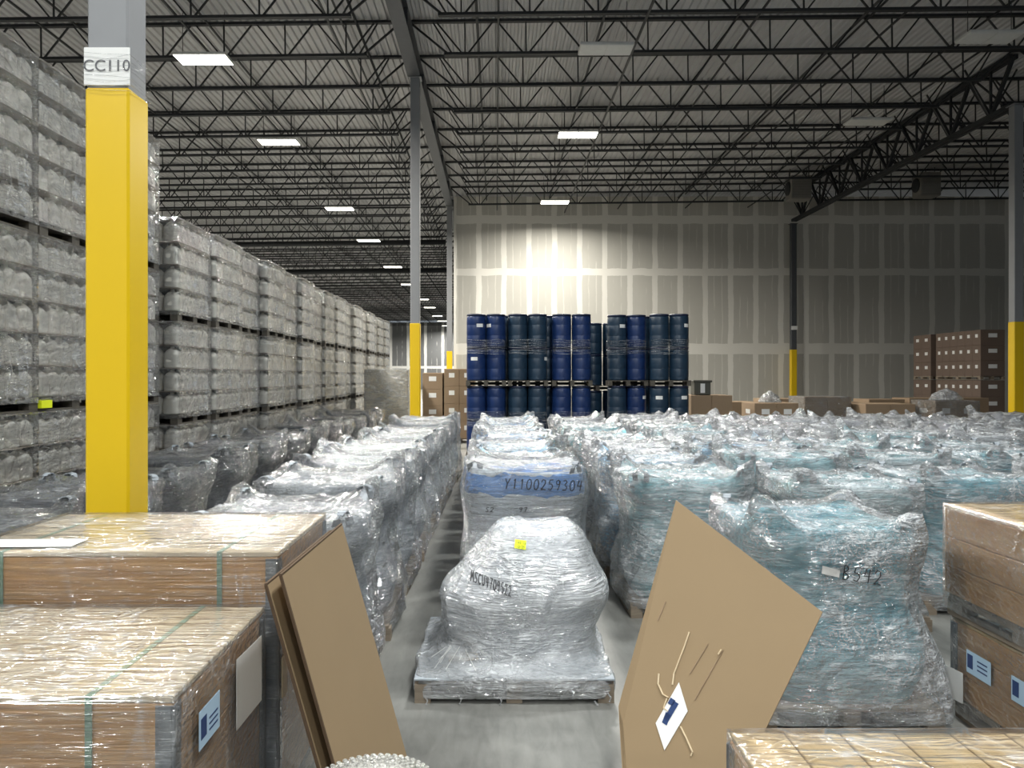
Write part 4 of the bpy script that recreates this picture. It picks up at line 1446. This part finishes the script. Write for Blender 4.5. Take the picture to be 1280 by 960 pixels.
DY = 19.15
drum_px = [(583, 632), (634.5, 685.5), (690, 741), (760.5, 810), (815, 863)]
tones = [('drumA', 'drumA'), ('drumB', 'drumB'), ('drumA', 'drumA'), ('drumB', 'drumA'), ('drumB', 'drumB')]
DPAL = pallet_mesh(1.0, 0.52, 0.14, 'pallet', 3, M['palletdark'], True)
th_ = 0.14 + 2 * DH
labmap = {(0, 1, 1, 0): 0.4, (0, 1, 1, 1): -0.9, (0, 1, 0, 0): -0.2, (1, 1, 0, 1): 1.1, (3, 1, 1, 0): 0.5, (4, 1, 1, 1): 0.7, (3, 0, 1, 1): 0.9, (4, 0, 1, 0): -0.2, (4, 0, 1, 1): 0.4, (0, 0, 0, 0): 0.2}
for ci, (a, b_) in enumerate(drum_px):
    xc = ((a + b_) / 2 - VX) / F * DY
    yb = DY + 0.5 + (0.25 if ci == 3 else 0)
    if ci == 3:
        xc *= (DY + 0.25) / DY
    for ti in range(2):
        z = ti * th_
        for dp in range(1 if ci in (2, 4) else 2):
            xo = 0.28 * dp
            yo = -0.25 + 0.54 * dp
            nm = 'front' if dp == 0 else 'rear'
            o = ob('pallet', DPAL, None, (xc + xo, yb + yo, z))
            tag(o, 'dark pallet under the %s tier of the %s drum stack from left, %s row' % (('lower', 'upper')[ti], ORD[ci], nm), 'pallet', 'pallets under the drums')
            for la in range(2):
                for k in range(2):
                    drum(xc + xo - 0.247 + 0.494 * k, yb + yo, z + 0.14 + la * DH, M[tones[ci][k] if dp == 0 else 'drumB'],
                         'blue drum, %s layer of the %s tier, %s %s, %s drum stack from left' % (('lower', 'upper')[la], ('lower', 'upper')[ti], ('left', 'right')[k], nm, ORD[ci]),
                         labmap.get((ci, ti, la, k)) if dp == 0 else None, 'blue drums in the drum stacks')
        # film band around the four drums
        bd = MB()
        z0 = z + 0.14 + DH - 0.16
        for k in range(11):
            zz = z0 + 0.034 * k
            wv = [jit(0.018) for _ in range(6)]
            bd.tube([(-0.49, -0.02, zz), (-0.47, -0.40, zz + wv[0]), (-0.30, -0.502, zz + wv[1]), (-0.1, -0.503, zz + wv[2]), (0.1, -0.503, zz + wv[3]), (0.30, -0.502, zz + wv[4]), (0.47, -0.40, zz + wv[5]), (0.492, -0.02, zz)], 0.0035, 4)
        o = ob('stretch_band', bd.mesh('stretch_band', M['film']), None, (xc, yb, 0))
        tag(o, 'clear film band around the %s tier of the %s drum stack from left' % (('lower', 'upper')[ti], ORD[ci]), 'film band', 'film bands around the drums')
# the stack set back in the gap
xg = (752 - VX) / F * (DY + 1.3)
o = ob('pallet', DPAL, None, (xg - 0.1, DY + 1.55, 1.66))
tag(o, 'wooden pallet carrying the drums set back in the gap', 'pallet', 'pallets under the drums')
for la in range(2):
    drum(xg - 0.2, DY + 1.55, 1.80 + la * DH * 1.0, M['drumB'], 'dark blue drum set back in the gap, %s one' % ('lower', 'upper')[la], None, 'blue drums in the drum stacks')
    drum(xg + 0.30, DY + 1.55, 1.80 + la * DH * 1.0, M['drumB'], 'dark blue drum at the right of the gap, set back, %s one' % ('lower', 'upper')[la], None, 'blue drums in the drum stacks')
drum(xg - 0.2, DY + 1.55, 0.83, M['drumB'], 'dark blue drum set back in the gap, directly under its pallet', None, 'blue drums in the drum stacks')
drum(xg - 0.2, DY + 1.55, 0.0, M['drumB'], 'dark blue drum set back in the gap, standing on the floor', None, 'blue drums in the drum stacks')
drum(xg + 0.30, DY + 1.55, 0.83, M['drumB'], 'dark blue drum at the right of the gap, directly under the pallet', None, 'blue drums in the drum stacks')
drum(xg + 0.30, DY + 1.55, 0.0, M['drumB'], 'dark blue drum at the right of the gap, standing on the floor', None, 'blue drums in the drum stacks')


# ------------------------------------------------------------------ cartons and odd loads in the distance
def carton_load(label, x0, x1, y0, y1, z0, z1, nx, ny, nz, mat, group=None, marks=True, film=None, name='carton_pallet'):
    t = thing(name, label, 'carton load', ((x0 + x1) / 2, (y0 + y1) / 2, z0), 0, group)
    w, d, h = x1 - x0, y1 - y0, z1 - z0
    ob('pallet', pallet_mesh(w, d, 0.13), t)
    bx, by, bz = w / nx, d / ny, (h - 0.13) / nz
    for k in range(nz):
        for i in range(nx):
            for j in range(ny):
                if 0 < i < nx - 1 and 0 < j < ny - 1 and k < nz - 1:
                    continue
                m = MB().cbox(-bx / 2 + .003, bx / 2 - .003, -by / 2 + .003, by / 2 - .003, 0.001, bz - .001, 0.008)
                c = ob('carton', m.mesh('carton', mat), t, (-w / 2 + bx * (i + .5), -d / 2 + by * (j + .5), 0.13 + bz * k))
                if marks and (i == 0 or j == 0):
                    if j == 0:
                        m = MB().box(-bx * .18, bx * .18, -by / 2 - .002, -by / 2 + .001, bz * .5, bz * .5 + min(.14, bz * .3))
                        ob('label', m.mesh('label', M['white']), c)
                    if i == 0:
                        m = MB().box(-bx / 2 - .002, -bx / 2 + .001, -by * .16, by * .16, bz * .5, bz * .5 + min(.12, bz * .3))
                        ob('label', m.mesh('label', M['white']), c)
    if film:
        ob('stretch_wrap', wrap_shell(w + .05, d + .05, 0.05, h + .01, 77, 0.6, 20, 0.02, film), t)
    return t


# tall dark carton stack by the right column: two bays deep, two tiers
for i, (ya, yb) in enumerate(((27.0, 29.75), (30.1, 31.35))):
    for ti, (za, zb_) in enumerate(((0, 1.90), (1.92, 3.68))):
        carton_load('dark brown carton stack by the right column, %s tier, %s bay' % (('lower', 'upper')[ti], ('front', 'rear')[i]),
                    17.0, 17.86, ya, yb, za, zb_, 1, 6 - 4 * i, 3, M['darkcarton'], 'dark carton stacks')
# grey wrapped pallet and brown cartons beyond the left rows
carton_load('grey film wrapped pallet load at the far end of the dark bags', -3.75, -2.52, 22.0, 23.2, 0, EYE + 8 / F * 22, 2, 2, 3, M['jug'], None, False, M['film'], 'wrapped_pallet')
p0 = P(528, 0, 23.5).x
carton_load('brown carton pallet directly right of the slim column', p0, p0 + 0.62, 23.5, 24.6, 0, EYE + 4 / F * 23.5, 1, 2, 4, M['carton'], 'brown cartons left of the drums')
carton_load('brown carton pallet directly left of the blue drums', p0 + 0.66, P(581, 0, 23.5).x + 0.3, 23.5, 24.6, 0, EYE + 9 / F * 23.5, 2, 2, 4, M['carton'], 'brown cartons left of the drums')
# bin right of the drums
p = P(879, 494, 20.5)
carton_load('low carton pallet right of the drums carrying a dark bin', p.x - 0.35, p.x + 0.75, 20.4, 21.5, 0, p.z, 2, 2, 2, M['carton'], 'low carton pallets behind the bags', False)
t = thing('storage_bin', 'dark olive bin with a pale label right of the drums', 'bin', (p.x, 20.75, p.z))
b = MB().cbox(-0.22, 0.22, -0.2, 0.2, 0.0, 0.36, 0.02)
ob('body', b.mesh('body', M['bin']), t)
ob('rim', MB().cbox(-0.25, 0.25, -0.23, 0.23, 0.34, 0.40, 0.012).mesh('rim', M['bin']), t)
ob('label', MB().box(-0.06, 0.06, -0.206, -0.199, 0.06, 0.31).mesh('label', M['white']), t, label='pale speckled label')
# low carton pallets between bags and drywall
rl = random.Random(5)
LOW = []
x = 6.9
i = 0
while x < 17.6:
    w = rl.uniform(0.9, 1.35)
    y = rl.uniform(19.2, 21.0) + (0.6 if x > 12 else 0)
    z = EYE - rl.uniform(26, 36) / F * y
    if not (13.3 < x + w and x < 14.6 and abs(y - 20.9) < 1.6):
        carton_load('low brown carton pallet behind the right bag field, %s from the bin' % ORD[i], x, x + w, y, y + 1.1, 0, z, 2, 1, 2, M['carton'], 'low carton pallets behind the bags', i % 3 == 0, M['film_dark'] if i % 2 else None)
        LOW.append((x, x + w, y, z + (0.012 if not i % 2 else 0.012) * (i % 2)))
        i += 1
    x += w + rl.uniform(0.08, 0.3)
x = 7.2
i = 0
while x < 22:
    w = rl.uniform(1.0, 1.5)
    z = EYE - rl.uniform(27, 32) / F * 25
    if not (16.6 < x + w and x < 18.2):
        o = carton_load('flat stack of cartons near the drywall, %s from the drums' % ORD[i], x, x + w, 24.6, 25.7, 0, z, 1, 1, 2, M['carton'], 'flat carton stacks near the drywall', False)
        i += 1
    x += w + rl.uniform(0.1, 0.35)
# crumpled film on top of the cartons
for i, (px, lb) in enumerate(((1160, 'crumpled white film heap before the dark carton stack'), (955, 'crumpled white film scrap on the low cartons'))):
    k = (px - VX) / F
    x0, x1, y0, z0 = min(LOW, key=lambda q: abs((q[0] + q[1]) / 2 - k * (q[2] + .5)))
    w = 0.42 if i == 0 else 0.3
    sk = sack([(0, w, w * .7, 2.2, 0, 0), (0.1, w * .8, w * .6, 2.2, 0, 0), (0.2, w * .5, w * .4, 2.2, 0, 0), (0.26, w * .2, w * .2, 2, 0, 0)], 300 + i, 'crumpled_film', M['film_white'], 40, 12, 4, 0.02, 5, 0.06, 6)
    o = ob('crumpled_film', sk, None, ((x0 + x1) / 2, y0 + 0.5, z0 + 0.006))
    tag(o, lb, 'plastic film')
